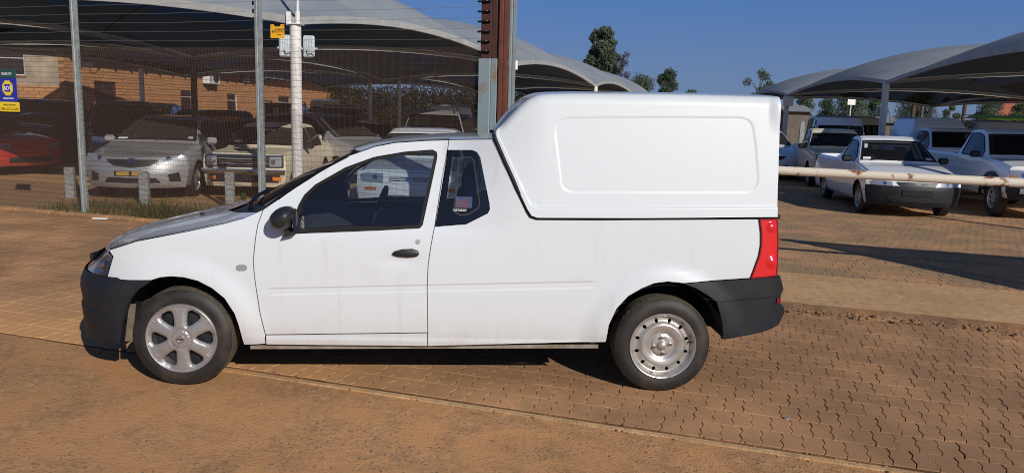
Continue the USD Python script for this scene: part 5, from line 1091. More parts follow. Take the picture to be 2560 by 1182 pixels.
cf = make_car('off_roader', 'black off-roader between the near fence post and silver sedan', 'car', (-9.5, 18.9, Zy), -1.05, dict(SUV, paint=M['black_paint'], front=[('headlight', [(.5, .78), (.8, .80), (.78, .92), (.5, .9)], 'lamp_clear', .006), ('fog_lamp', [(.56, .50), (.66, .50), (.66, .58), (.56, .58)], 'lamp_clear', .006)]))
for px, dep, hd, pt, sp0, lb in ((345, 23.5, -1.35, 'grey_paint', SUV, 'grey off-roader whose roof shows over the silver sedan\'s left half'), (430, 25.5, -1.4, 'plum_paint', MPV, 'plum people carrier whose roof shows over the silver sedan\'s right half'), (540, 23.5, -1.4, 'black_paint', MPV, 'black people carrier directly right of the brown sail post'), (625, 22.0, -1.5, 'grey_paint', HATCH, 'grey hatchback roof directly left of the second fence post'), (900, 29.5, -1.35, 'silver_paint', HATCH, 'silver hatchback roof in the far row between the two thin sail posts'), (1124, 26.5, -1.5, 'white_car', MINIBUS, 'white van behind the grey estate car, left of the gate posts'), (1090, 25.5, -1.45, 'bluewhite', HATCH, 'pale hatchback roof behind the grey estate car'), (760, 24.5, -1.2, 'grey_paint', HATCH, 'grey hatchback behind the stout white pole'), (700, 21.5, -1.35, 'bluewhite', SEDAN, 'pale sedan behind the dusty cream old sedan'), (800, 34.0, -1.4, 'silver_paint', SUV, 'silver off-roader in the far row under the sails')):
    make_car('yard_car', lb, 'car', at(px, dep, Zy), hd, dict(sp0, paint=M[pt], seats=False))
sp = dict(HATCH, paint=M['red_paint'], rim_mat='chrome', top=[(s, z+.03) for s, z in HATCH['top']], front=[('headlight', [(.45, .62), (.74, .66), (.72, .74), (.48, .72)], 'lamp_clear', .006), ('lower_grille', [(-.5, .42), (.5, .42), (.5, .3), (-.5, .3)], 'black_plastic', .004, dict(both_=False))])
cf = make_car('hatchback', 'red hatchback cut by the left edge, its nose pointing right', 'car', at(28, 17.9, Zy), -.42, sp)
cf = make_car('hatchback', 'black hatchback with bright alloy wheel beside the red car\'s nose', 'car', (-13.0, 20.1, Zy), -1.55, dict(HATCH, paint=M['black_paint'], rim_mat='chrome', rim=.2))
cf = make_car('minibus', 'cream-roofed van behind the canopy\'s front edge, right of the gate posts', 'van', (.3, 27.5, Zy), -1.5, dict(MINIBUS, paint=M['old_cream']))
# right yard
sp = dict(BANTAM, paint=M['white_car'], front=[
    ('headlight', [(.40, .575), (.72, .59), (.76, .64), (.70, .685), (.42, .66)], 'lamp_clear', .008), ('grille', [(-.36, .66), (.36, .66), (.30, .575), (-.30, .575)], 'black_plastic', .005, dict(both_=False)), ('grille_trim', [(-.36, .595), (-.30, .565), (.30, .565), (.36, .595), (.34, .605), (.28, .58), (-.28, .58), (-.34, .605)], 'white_car', .014, dict(both_=False, r=0)),
    ('number_plate', plate(.26, .42, .52), 'dark_inner', .008, dict(both_=False, r=0)), ('lower_grille', [(-.52, .405), (.52, .405), (.44, .30), (-.44, .30)], 'dark_inner', .004, dict(both_=False)), ('grille_bar', [(-.48, .365), (.48, .365), (.48, .355), (-.48, .355)], 'bumper_plastic', .010, dict(both_=False, r=0)), ('grille_bar', [(-.46, .335), (.46, .335), (.46, .325), (-.46, .325)], 'bumper_plastic', .010, dict(both_=False, r=0)), ('emblem', [(-.05, .645), (.05, .645), (.05, .608), (-.05, .608)], 'chrome', .012, dict(both_=False, r=.017))])
cf = make_car('small_pickup', 'small white pickup with dark grey bumper directly behind the boom pole', 'pickup truck', (7.41, 14.56, Zy), -1.732, sp)
screen_sticker(cf, sp, -.95, -.74, .04, .15, 'sticker_white'); screen_sticker(cf, sp, .76, .90, .08, .18, 'lamp_grey'); screen_sticker(cf, sp, -.94, -.84, .62, .84, 'lamp_grey'); wiper_pair(cf, sp)
obj('aerial', tube([(-1.05, .0, 1.49), (-1.12, .0, 1.62), (-1.25, .0, 1.93)], .005, 5), M['seal_rubber'], cf['car'])
sp = dict(OLDPICK, paint=M['old_cream'], mirror='black_plastic', front=[('grille', [(-.7, .88), (.7, .88), (.7, .68), (-.7, .68)], 'black_plastic', .004, dict(both_=False)), ('headlight', [(.5, .70), (.68, .70), (.68, .86), (.5, .86)], 'lamp_clear', .012)])
cf = make_car('old_pickup', 'old cream pickup with square cab behind the small white pickup', 'pickup truck', (8.75, 20.7, Zy), -1.78, sp); wiper_pair(cf, sp)
sp = dict(BAKKIE, paint=M['white_car'], front=[('headlight', [(.48, .74), (.80, .76), (.80, .92), (.54, .92)], 'lamp_clear', .008), ('indicator', [(.72, .765), (.80, .77), (.80, .83), (.72, .82)], 'lamp_amber', .013), ('grille', [(-.42, .92), (.42, .92), (.38, .74), (-.38, .74)], 'black_plastic', .005, dict(both_=False)), ('fog_lamp', [(.5, .50), (.66, .50), (.66, .60), (.5, .60)], 'lamp_clear', .006)])
cf = make_car('large_pickup', 'large white pickup with black wheel-arch flares at right edge', 'pickup truck', (10.0, 14.55, Zy), -1.76, sp); wiper_pair(cf, sp)
for s_ in (0, -sp['wb']):
    for y in (1, -1):
        th = np.linspace(.05, np.pi-.05, 17); A_ = np.stack([s_+.43*np.cos(th), np.full(17, y*(.85-.01)), .36+.43*np.sin(th)], -1); B2 = np.stack([s_+.50*np.cos(th), np.full(17, y*(.85-.012)), .36+.50*np.sin(th)], -1)
        obj('wheel_arch_flare', grid(np.stack([A_, A_+[0, y*.055, 0], B2+[0, y*.045, 0], B2], 0), flip=(y < 0)), M['black_plastic'], cf['car'], smooth=40)
sp = dict(BAKKIE, paint=M['bluewhite'], bumper='bumper_plastic')
cf = make_car('canopied_pickup', 'white pickup with its own rounded canopy, between the two nearest white pickups', 'pickup truck', (11.6, 19.6, Zy), -1.72, sp)
_sph = manifold3d.Manifold.sphere(.13, 16)
obj('load_canopy', manifold3d.Manifold.batch_hull([_sph.translate((x, y, z)) for x, z, y0 in ((-2.15, 1.62, .55), (-2.45, 1.82, .50), (-3.85, 1.84, .50), (-3.88, 1.70, .55), (-2.12, 1.30, .68), (-3.89, 1.30, .68)) for y in (-y0, y0)]), M['bluewhite'], cf['car'], smooth=50)
cf = make_car('minibus', 'blue-white minibus with long side windows behind the old cream pickup', 'van', (11.05, 26.4, Zy), -1.85, dict(MINIBUS, paint=M['bluewhite']))
cf = make_car('minibus', 'cream minibus behind the sail post, next to the blue-white one', 'van', (13.5, 30.2, Zy), -1.85, dict(MINIBUS, paint=M['old_cream'], top=[(s, z if z < 1.3 else z+.06) for s, z in MINIBUS['top']]))
cf = make_car('minibus', 'white minibus behind the large white pickup\'s cab', 'van', (16.6, 26.5, Zy), -1.9, dict(MINIBUS, paint=M['white_car']))
cf = make_car('minibus', 'white minibus furthest right, its dark windscreen over the pickup\'s bonnet', 'van', (19.2, 28.6, Zy), -1.9, dict(MINIBUS, paint=M['bluewhite']))
cf = make_car('sedan', 'pale sedan mostly hidden behind the canopy\'s rear edge', 'car', (7.75, 23.6, Zy), -1.75, dict(SEDAN, paint=M['bluewhite'], front=[('grille', [(-.46, .715), (.46, .715), (.30, .60), (-.30, .60)], 'black_plastic', .003, dict(both_=False)), ('lower_grille', [(-.5, .45), (.5, .45), (.5, .32), (-.5, .32)], 'black_plastic', .003, dict(both_=False))]))
# ------------------------------------------------------------------ fence, posts, signs, boom
FB = 5.06
def fence_pt(a, z=0.0, db=0.0): return ab(a, FB+db, z)
FR = PANG
def channel_post(name, label, a, h, mat, cat_='fence post', w=.085, d=.06, group=None, insul=True):
    p = thing(name, label, cat_, fence_pt(a), FR, group)
    t = .006
    obj('channel', Polygon3(w, d, t, h), mat, p)
    if insul:
        for k in range(9): obj('insulator', cat(rbox(-w/2-.016, -.02, h-.10-.105*k, .03, .035, .055, .006)), M['seal_rubber'], p)
        obj('insulator_strip', rbox(-w/2-.004, .01, h-.55, .006, .03, 1.0, .002), M['seal_rubber'], p)
    return p
def Polygon3(w, d, t, h):
    """lipped channel, open to the back"""
    pg = Polygon([(-w/2, -d/2), (-.010, -d/2), (-.005, -d/2+.007), (.005, -d/2+.007), (.010, -d/2), (w/2, -d/2), (w/2, d/2), (w/2-.02, d/2), (w/2-.02, d/2-t), (w/2-t, d/2-t), (w/2-t, -d/2+t), (.012, -d/2+t), (.006, -d/2+.014), (-.006, -d/2+.014), (-.012, -d/2+t), (-w/2+t, -d/2+t), (-w/2+t, d/2-t), (-w/2+.02, d/2-t), (-w/2+.02, d/2), (-w/2, d/2)]).buffer(0)
    m = trimesh.creation.extrude_polygon(pg, h, engine='earcut'); return m
channel_post('fence_post', 'galvanised steel fence post nearest the left edge, left of the silver sedan', -10.58, 3.7, M['galvanised'])
channel_post('fence_post', 'galvanised steel fence post between the cream sedan and white pole', -7.395, 3.7, M['galvanised'])
MT = 2.50          # top of the mesh
mf = thing('mesh_fence', 'fine brown wire mesh security fence left of the gate post', 'fence', E0, PANG)
def wires(a0, a1, seed):
    rr = np.random.RandomState(seed); v, f, n = [], [], 0
    A = np.arange(a0, a1, .0127); k = np.arange(len(A)); r = .0013
    tri_ = np.array([(-.87, .5), (.87, .5), (0, -1)])*r
    lo = np.stack([np.stack([A+q[0], np.full(len(A), FB+q[1]), np.full(len(A), .06)], -1) for q in tri_], 1); hi = lo + [0, 0, MT-.06]
    v.append(np.concatenate([lo, hi], 1).reshape(-1, 3)); base = (k*6)[:, None]
    for i in range(3):
        j = (i+1) % 3; f.append(base + [i, j, j+3]); f.append(base + [i, j+3, i+3])
    n = len(A)*6
    Zs = np.arange(.08, MT+.01, .0762); k = np.arange(len(Zs)); r = .0023; tri_ = np.array([(-.87, .5), (.87, .5), (0, -1)])*r
    bow = lambda a: 0
    le = np.stack([np.stack([np.full(len(Zs), a0), np.full(len(Zs), FB-.0045+q[1]), Zs+q[0]], -1) for q in tri_], 1); ri = le + [a1-a0, 0, 0]
    v.append(np.concatenate([le, ri], 1).reshape(-1, 3)); base = n + (k*6)[:, None]
    for i in range(3):
        j = (i+1) % 3; f.append(base + [i, j, j+3]); f.append(base + [i, j+3, i+3])
    return np.vstack(v), np.vstack(f)
for i, (a0, a1) in enumerate(((-16.9, -13.85), (-13.8, -10.60), (-10.55, -7.42), (-7.37, -4.17))): tag(obj('mesh_panel', wires(a0, a1, i), M['mesh_wire'], mf), kind='stuff')
ef = thing('electric_fence', 'thin electric fence wires strung above the brown mesh', 'electric fence', E0, PANG)
for k in range(9):
    z = MT + .10 + .125*k
    for a0, a1 in ((-16.9, -13.8), (-13.8, -10.62), (-10.62, -7.44), (-7.44, -4.2)):
        q = np.linspace(0, 1, 9); obj('strand', tube(np.stack([a0+(a1-a0)*q, np.full(9, FB-.02), z-.012*4*q*(1-q)], -1), .0019, 4, False), M['wire'], ef)
# gate posts: galvanised box section under rust red steel, then two channels
gp = thing('gate_post', 'thick galvanised gate post with rust red upper part and insulators', 'gate post', fence_pt(-4.08), FR)
zr = 2.36
obj('lower_post', rbox(-.045, 0, zr/2, .155, .12, zr, .006), M['galvanised_rust'], gp); obj('lower_post_half', rbox(.075, .012, zr/2, .080, .11, zr, .006), M['galvanised_rust'], gp)
obj('upper_post', rbox(-.035, .01, zr+.9, .135, .11, 1.8, .006), M['rust_dark'], gp); obj('upper_post_half', rbox(.065, .02, zr+.9, .065, .10, 1.8, .006), M['rust_dark'], gp)
for k in range(9):
    z = zr + .08 + .118*k; b_ = obj('insulator', cat(tube([(-.14, -.06, z), (.02, -.062, z)], .013, 6), rbox(-.03, -.052, z, .05, .018, .03, .004)), M['seal_rubber'], gp); obj('bolt', rbox(-.02, -.066, z+.004, .03, .01, .012, .003), M['sign_white'], b_)
obj('cable_conduit', rbox(.125, -.03, 2.05, .022, .022, 1.1, .004), M['seal_rubber'], gp)
P = fence_pt(-4.08+.185)
gc = thing('gate_channel', 'tall reddish brown steel channel standing against the gate post', 'gate channel', P, FR); obj('channel', Polygon3(.10, .09, .008, 4.2), M['rust_red'], gc)
P = fence_pt(-4.08+.275, db=.06)
gc = thing('gate_channel', 'slim pale blue-green weathered steel post right of the brown channel', 'gate channel', P, FR); obj('channel', Polygon3(.065, .06, .006, 4.2), M['galvanised_rust'], gc)
sb = thing('sign_board', 'white sign board cut by the top edge on the gate post', 'sign', fence_pt(-4.08, db=-.075), FR); obj('board', rbox(.0, 0, 3.36, .22, .008, .52, .003), M['sign_white'], sb)
obj('bracket', rbox(.0, .012, 3.30, .04, .02, .06, .003), M['galvanised'], sb)
# boom
b0 = np.array(ab(-3.55, FB+.22, 1.155)); b1 = np.array(ab(7.0, FB+.10, 1.125))
bo_ = thing('boom_barrier', 'long cream boom pole with flaking rust across the gateway', 'boom barrier', b0)
q = np.linspace(0, 1, 60)[:, None]; obj('pole', tube((b1-b0)*q + np.array([0, 0, .006])*np.sin(q*9), .049, 20), M['boom_paint'], bo_, smooth=50)
obj('pivot_post', cat(rbox(0, 0, -.56, .14, .14, 1.06, .01, FR), rbox(0, 0, .0, .16, .18, .2, .01, FR)), M['boom_paint'], bo_)
# white pole with hooks beside the gate
def pole(name, label, P, h, r, mat, catg='pole', group=None, cap=True):
    p = thing(name, label, catg, P, 0, group); obj('shaft', tube([(0, 0, 0), (0, 0, h)], r, 20), mat, p, smooth=50)
    if cap: obj('cap_plate', rbox(0, 0, h+.006, r*2.6, r*2.6, .012, .003), mat, p)
    return p
# the stout white pole with the warning sign
A_ = np.array([-3.32, 11.75, 0])
wp = pole('sail_post', 'stout round white post behind the fence with yellow warning sign', A_, 2.93, .083, M['white_pole'], 'sail post')
obj('sail_bracket', cat(rbox(-.10, 0, 3.02, .07, .05, .20, .006), rbox(.03, 0, 3.02, .05, .05, .18, .006)), M['white_pole'], wp); obj('arm_socket', tube([(.035, 0, 2.94), (.035, 0, 3.14)], .035, 10), M['white_pole'], wp)
obj('upright_pipe', tube([(.035, 0, 3.12), (.06, 0, 3.9)], .026, 10), M['lamp_grey'], wp)
dsn = ab(-7.08, FB-.03)
ds = thing('warning_sign', 'small amber DANGER sign hanging on the electric fence by the white pole', 'sign', dsn, FR)
def P2d(pts): return Polygon(pts)
zs_ = 2.70
bp = smoothpoly([(-.105, -.085), (.105, -.085), (.105, .095), (.055, .095), (.045, .065), (-.045, .065), (-.055, .095), (-.105, .095)], .012)
bm = trimesh.creation.extrude_polygon(bp, .006, engine='earcut'); bm = move(bm, (0, .003, zs_), math.pi/2, (1, 0, 0)); obj('board', bm, M['sign_amber'], ds)
def put_text(parent, s, h, x, z, y, mat, bold=False, center=True, name='lettering'):
    m = text(s, h, .0012, bold); w = m.bounds[1][0]-m.bounds[0][0]; v, f = move(m, (0, 0, 0), math.pi/2, (1, 0, 0)); v = v + [x - (w/2 if center else 0), y, z]; return obj(name, (v, f), mat, parent)
put_text(ds, 'DANGER', .026, .032, zs_+.012, -.0035, M['sign_dark'], True); put_text(ds, 'ELECTRIC FENCE', .011, .032, zs_-.010, -.0035, M['sign_dark'], True); put_text(ds, 'INGOZI', .012, .03, zs_-.045, -.0035, M['sign_dark'], True)
hd = Point(-.062, 0).buffer(.022).difference(Point(-.062, 0).buffer(.017)); obj('hand_symbol', move(trimesh.creation.extrude_polygon(hd.union(shapely.box(-.083, -.004, -.045, .004)), .0012, engine='earcut'), (0, -.0035, zs_), math.pi/2, (1, 0, 0)), M['sign_dark'], ds)
for x in (-.085, .085): obj('rivet', rbox(x, -.005, zs_+.075, .012, .006, .012, .003), M['sign_dark'], ds)
for k, (dx, lb) in enumerate(((-.135, 'grey floodlight on the left side of the stout white pole'), (.205, 'grey floodlight on the right side of the stout white pole'))):
    fl = thing('floodlight', lb, 'floodlight', A_ + [dx, -.02, 2.62], .12 if k == 0 else -.06)
    obj('housing', rbox(0, 0, 0, .21 if k == 0 else .17, .06, .32, .018), M['lamp_grey'], fl)
    for j in range(6): obj('cooling_fin', rbox(-.07+.026*j, -.036, .06, .006, .014, .13, .001), M['lamp_grey'], fl)
    obj('bracket', rbox(.0, .0, -.03, .26, .02, .03, .004), M['lamp_grey'], fl)
    obj('cable', tube([(-.03, -.04, -.06), (.0, -.06, -.12), (.05, -.04, -.10), (.09, -.02, -.16)], .006, 5), M['seal_rubber'], fl)
cm = thing('camera_box', 'dark box with a dangling cable beside the near fence post', 'camera', at_depth(222, 160, 12.6), .1)
obj('housing', rbox(0, 0, .0, .16, .12, .12, .012), M['black_plastic'], cm); obj('hood', rbox(0, -.03, .07, .19, .2, .012, .004), M['black_plastic'], cm); obj('cable', tube([(0, 0, -.05), (.02, 0, -.13), (.1, 0, -.15), (.15, 0, -.05)], .007, 5), M['seal_rubber'], cm)
# concrete stub posts
for px, py, w, lb in ((363, 517, .15, 'grey concrete stub post in front of the silver sedan'), (576, 513, .15, 'grey concrete stub post in front of the dusty cream old sedan'), (178, 500, .15, 'grey concrete stub post left of the near fence post')):
    P = ground_at(px, py); s_ = thing('stub_post', lb, 'bollard', P, .15)
    obj('shaft', rbox(0, 0, .28, w, w*.85, .60, .012), M['concrete_grey'], s_, smooth=False)
# security company sign on the fence
S0 = at_depth(24, 228, 12.05); s_ = thing('security_sign', 'blue, green and yellow security company sign on the fence at left edge', 'sign', ab(to_ab(S0)[0]+.045, FB-.02, 0), FR)
zt, zbm = at_depth(24, 176, 12.25)[2], at_depth(24, 279, 12.25)[2]; hh = zt-zbm
sx = .375
obj('board', rbox(0, 0, zt-hh*.5, sx, .006, hh*1.0-.11, .002), M['sign_blue'], s_)
obj('green_band', rbox(0, -.0045, zt-hh*.10, sx, .006, hh*.20, .002), M['sign_green'], s_)
oc = Point(0, 0).buffer(.112, quad_segs=2); oc = shapely.affinity.scale(shapely.affinity.rotate(oc, 22.5), 1, 1.08)
zo = zt-hh*.44
obj('octagon', move(trimesh.creation.extrude_polygon(oc, .003, engine='earcut'), (-.0, -.0032, zo), math.pi/2, (1, 0, 0)), M['sign_yellow'], s_)
obj('blue_square', rbox(0, -.0075, zo, .125, .003, .115, .001), M['sign_blue'], s_)
put_text(s_, 'ADT', .058, 0, zo-.03, -.0095, M['sign_white'], True); put_text(s_, 'Always there', .026, 0, zt-hh*.70, -.004, M['sign_white'], True); put_text(s_, 'FIDELITY', .033, .0, zt-hh*.13, -.0085, M['sign_white'], True)
yl = rbox(.02, -.006, zt-hh*.885, sx+.03, .004, hh*.23, .002, 0); obj('yellow_strip', yl, M['sign_yellow'], s_)
put_text(s_, 'ARMED RESPONSE', .021, .02, zt-hh*.855, -.009, M['sign_dark'], True); put_text(s_, '086 12 12 430', .036, .02, zt-hh*.965, -.009, M['sign_dark'], True)
# ------------------------------------------------------------------ shade sails on posts and arched pipes
SA, SB_ = .36, .95
def sail(label, cs, group, za=SA, zbm=SB_, arms=(True, True, True, True)):
    """corners A, B, C, D in order (x, y, z); a dome with arched edges"""
    A, B, C, D = [np.array(c, float) for c in cs]; o = (A+B+C+D)/4; o[2] = 0
    t = thing('shade_sail', label, 'shade sail', o, 0, group)
    n = 31; u = np.linspace(0, 1, n)[:, None]; v = np.linspace(0, 1, n)[None]
    def S(u, v):
        u, v = np.broadcast_arrays(np.asarray(u, float), np.asarray(v, float))
        base = ((1-u)*(1-v))[..., None]*A + (u*(1-v))[..., None]*B + (u*v)[..., None]*C + ((1-u)*v)[..., None]*D
        pu, pv = 4*u*(1-u), 4*v*(1-v); h = za*(pu+pv) + zbm*(pu**.8)*(pv**.8)
        sc = .03*(pu*(1-pv) + pv*(1-pu))
        ctr = (A+B+C+D)/4
        p = base + sc[..., None]*(ctr-base); p[..., 2] = base[..., 2] + h; return p - o
    P = S(u, v)
    nx = np.cross(P[1, 0]-P[0, 0], P[0, 1]-P[0, 0])[2]
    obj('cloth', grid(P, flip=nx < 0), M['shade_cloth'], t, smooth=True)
    q = np.linspace(0, 1, 31)
    for i, e in enumerate((S(q, 0*q), S(0*q+1, q), S(q, 0*q+1), S(0*q, q))):
        out = e - P[n//2, n//2]; out[:, 2] = 0; out /= np.linalg.norm(out, axis=1)[:, None]
        obj('edge_band', cat(grid(np.stack([e + out*.012 + [0, 0, .012], e + out*.012 - [0, 0, .10]], 0)), grid(np.stack([e + out*.004 + [0, 0, .012], e + out*.004 - [0, 0, .10]], 0), flip=True)), M['edge_band'], t, smooth=True)
        if arms[i]: obj('arched_pipe', tube(e - out*.06 - [0, 0, .07], .030, 8), M['edge_band'], t, smooth=50)
    for k in (.33, .67):      # seams of the cloth
        e = S(0*q+k, q); obj('seam', tube(e - [0, 0, .012], .009, 4, False), M['cloth_shaded'], t)
    return t
GL = 'shade sails over the left yard'; GR = 'shade sails over the right yard'
ZC = 3.03
LA, LB, LC = np.array([-3.32, 11.75]), np.array([-.12, 19.9]), np.array([3.13, 30.7]); LD = LC + (LC-LB)*1.0
W1 = np.array([-8.58, 1.1]); W2_ = np.array([-17.2, 2.2])
c3 = lambda p, z=ZC: (p[0], p[1], z)
sail('nearest grey shade sail over the silver sedan, its underside coloured dark as shade at top left', [c3(LA), c3(LB), c3(LB+W1), c3(LA+W1)], GL)
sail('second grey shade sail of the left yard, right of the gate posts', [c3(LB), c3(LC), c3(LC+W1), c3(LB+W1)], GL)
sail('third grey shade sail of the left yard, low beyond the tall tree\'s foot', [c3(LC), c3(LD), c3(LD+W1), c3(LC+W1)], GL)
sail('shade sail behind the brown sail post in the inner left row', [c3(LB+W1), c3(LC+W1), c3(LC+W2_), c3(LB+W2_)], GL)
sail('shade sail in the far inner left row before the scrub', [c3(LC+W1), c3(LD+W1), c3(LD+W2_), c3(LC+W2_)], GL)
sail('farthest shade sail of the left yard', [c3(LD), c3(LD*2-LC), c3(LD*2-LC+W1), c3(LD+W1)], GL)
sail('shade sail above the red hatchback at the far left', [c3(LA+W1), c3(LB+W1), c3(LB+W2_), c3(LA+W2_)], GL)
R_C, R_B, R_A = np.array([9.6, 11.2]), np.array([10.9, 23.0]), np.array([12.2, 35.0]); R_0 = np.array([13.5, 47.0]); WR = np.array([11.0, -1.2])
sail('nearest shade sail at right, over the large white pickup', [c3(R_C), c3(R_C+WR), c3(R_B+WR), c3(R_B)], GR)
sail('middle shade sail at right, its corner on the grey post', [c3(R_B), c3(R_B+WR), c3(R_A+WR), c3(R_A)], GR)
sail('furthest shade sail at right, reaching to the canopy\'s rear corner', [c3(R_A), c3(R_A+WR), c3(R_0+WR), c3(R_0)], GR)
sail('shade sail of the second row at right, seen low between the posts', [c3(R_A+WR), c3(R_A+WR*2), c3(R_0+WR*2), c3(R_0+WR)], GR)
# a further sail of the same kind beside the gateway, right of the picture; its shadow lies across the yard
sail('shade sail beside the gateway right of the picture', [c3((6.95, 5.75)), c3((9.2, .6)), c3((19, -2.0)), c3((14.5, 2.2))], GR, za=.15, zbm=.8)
def sp_(label, P, h=ZC-.05, r=.08, mat='lamp_grey', group=None): return pole('sail_post', label, (P[0], P[1], 0), h, r, M[mat], 'sail post', group)
sp_('white sail post with a hooked cap right of the gate posts', LB, mat='white_pole')
sp_('white sail post showing above the pickup canopy\'s roof', LC, mat='white_pole')
sp_('brown-grey sail post between the silver sedan and brick wall', LB+W1, mat='timber_pole')
sp_('grey sail post in the middle of the left yard, left of the thin white one', LC+W1 + np.array([-.4, -.6]), mat='lamp_grey')
sp_('thin bright white sail post in the middle of the left yard', np.array([-4.75, 31.6]), mat='white_pole')
sp_('slim sail post in front of the brick wall\'s dark shadow', np.array([-13.0, 27.0]), mat='lamp_grey')
sp_('grey round sail post between the old cream pickup and the canopied pickup', R_B, r=.095)
sp_('sail post with a small box at the pickup canopy\'s rear edge', R_A, r=.10)
sp_('far sail post under the junction of the right sails', R_0+WR, r=.10)
for P, q in ((R_C, 0), (R_C+WR, 0), (R_B+WR, 0), (np.array([6.95, 5.75]), 0), (np.array([9.5, -1.5]), 0)): sp_('sail post of the right yard outside the picture', P, group='sail posts outside the picture')
bx = thing('meter_box', 'pale box on the sail post at the pickup canopy\'s rear edge', 'box', (R_A[0], R_A[1]-.16, 2.72), 0); obj('case', rbox(0, 0, 0, .42, .18, .42, .02), M['sign_white'], bx); obj('lid', rbox(0, -.1, .02, .36, .02, .34, .005), M['aircon_white'], bx)
hk = thing('pipe_hook', 'white pipe elbow on top of the white sail post by the gate', 'pipe', (LB[0]+.09, LB[1]-.05, 2.86), 0); obj('elbow', cat(tube([(0, 0, 0), (0, 0, .22)], .06, 10), tube([(-.1, 0, .02), (0, 0, .02)], .05, 10)), M['white_pole'], hk)
# ------------------------------------------------------------------ buildings
def wall_thing(name, label, P0, P1, h, mat, openings=(), th_=.23, catg='building', z0=0.0, cap=None):
    """a wall from P0 to P1 (x, y); openings (a0, a1, z0, z1) along it. Local x runs along the wall, y is its back"""
    P0, P1 = np.array(P0, float), np.array(P1, float); d = P1-P0; L = np.linalg.norm(d); rz = math.atan2(d[1], d[0])
    t = thing(name, label, catg, (P0[0], P0[1], z0), rz)
    pg = shapely.box(0, 0, L, h)
    for o in openings: pg = pg.difference(shapely.box(o[0], o[2], o[1], o[3]))
    m = trimesh.creation.extrude_polygon(pg, th_, engine='earcut'); v = np.array(m.vertices)[:, [0, 2, 1]]; obj('wall', (v, np.array(m.faces)[:, ::-1]), mat, t)
    for o in openings:
        w = obj('window', cat(rbox((o[0]+o[1])/2, .08, o[3]-.025, o[1]-o[0], .06, .05, .005), rbox((o[0]+o[1])/2, .08, o[2]+.025, o[1]-o[0], .06, .05, .005), rbox(o[0]+.025, .08, (o[2]+o[3])/2, .05, .06, o[3]-o[2], .005), rbox(o[1]-.025, .08, (o[2]+o[3])/2, .05, .06, o[3]-o[2], .005), rbox((o[0]+o[1])/2, .08, (o[2]+o[3])/2+.2, o[1]-o[0], .05, .04, .005)), M['aircon_white'] if not (len(o) > 4) else M[o[4]], t)
        obj('pane', box((o[0]+o[1])/2, .10, (o[2]+o[3])/2, o[1]-o[0]-.06, .01, o[3]-o[2]-.06), M['glass_black'], w)
        nb = int((o[1]-o[0])/.14)
        for k in range(nb): obj('burglar_bar', box(o[0]+.1+.14*k, .04, (o[2]+o[3])/2, .012, .012, o[3]-o[2]-.08), M['rust_dark'], w)
        obj('sill', rbox((o[0]+o[1])/2, -.03, o[2]-.03, o[1]-o[0]+.1, .12, .06, .008), M['brick_wall'], w)
    return t, L, rz
WL0, WL1 = np.array([-16.6, 28.6]), np.array([-13.2, 67.0])
bw, L, rz = wall_thing('brick_building', 'long orange brick building with small windows behind the left yard', WL0, WL1, 3.55, M['brick_wall'], [(1.7, 3.2, 1.45, 2.62, 'rust_dark'), (8.2, 9.4, 1.5, 2.5), (13, 14.2, 1.4, 2.5), (20, 22, 1.4, 2.6)])
rf = obj('roof', hull([(-.1, -.55, 3.60), (L+.4, -.55, 3.60), (-.1, -.55, 3.66), (L+.4, -.55, 3.66), (-.1, .8, 3.8), (L+.4, .8, 3.8), (-.1, .8, 3.86), (L+.4, .8, 3.86)]), M['roof_sheet'], bw)
for k in range(int(L/1.1)): obj('rafter_end', rbox(.3+1.1*k, -.28, 3.53, .06, .5, .12, .005), M['timber_pole'], bw)
ac = thing('air_conditioner', 'white outdoor air conditioner unit on the orange brick wall', 'air conditioner', (0, 0, 0), 0)
def on_wall(px, py, off=.0):
    d = ray(px, py); n = np.array([-(WL1-WL0)[1], (WL1-WL0)[0]]); t = ((np.array([*WL0]) - CE[:2]) @ n)/(d[:2] @ n); return CE + d*t
P = on_wall(517, 190); nrm_ = np.array([math.sin(rz), -math.cos(rz), 0])
ac.GetPrim().GetAttribute('xformOp:translate').Set(Gf.Vec3d(*map(float, P + nrm_*.22)))
UsdGeom.Xformable(ac.GetPrim()).AddRotateZOp().Set(math.degrees(rz))
obj('casing', rbox(0, 0, 0, 1.15, .36, .82, .03), M['aircon_white'], ac); obj('fan_grille', move(lathe([(0, 0), (.30, 0), (.33, -.02)], 24), (.15, -.19, 0)), M['black_plastic'], ac)
for k in range(6): obj('vent', rbox(-.40, -.19, -.26+.1*k, .2, .02, .03, .004), M['black_plastic'], ac)
obj('mounting_bracket', cat(rbox(-.4, .1, -.44, .05, .5, .05, .005), rbox(.4, .1, -.44, .05, .5, .05, .005)), M['black_plastic'], ac)
for px, py in ((612, 200), (790, 218)):
    P = on_wall(px, py); v_ = thing('vent_box', 'small cream vent box high on the brick wall' + (', nearer one' if px < 700 else ', farther one'), 'vent', P + nrm_*.06, rz); obj('case', rbox(0, 0, 0, .8, .12, .28, .02), M['sign_yellow'] if 0 else M['plaster'], v_)
    for k in range(3): obj('louvre', rbox(0, -.065, -.08+.08*k, .7, .02, .03, .004), M['aircon_white'], v_)
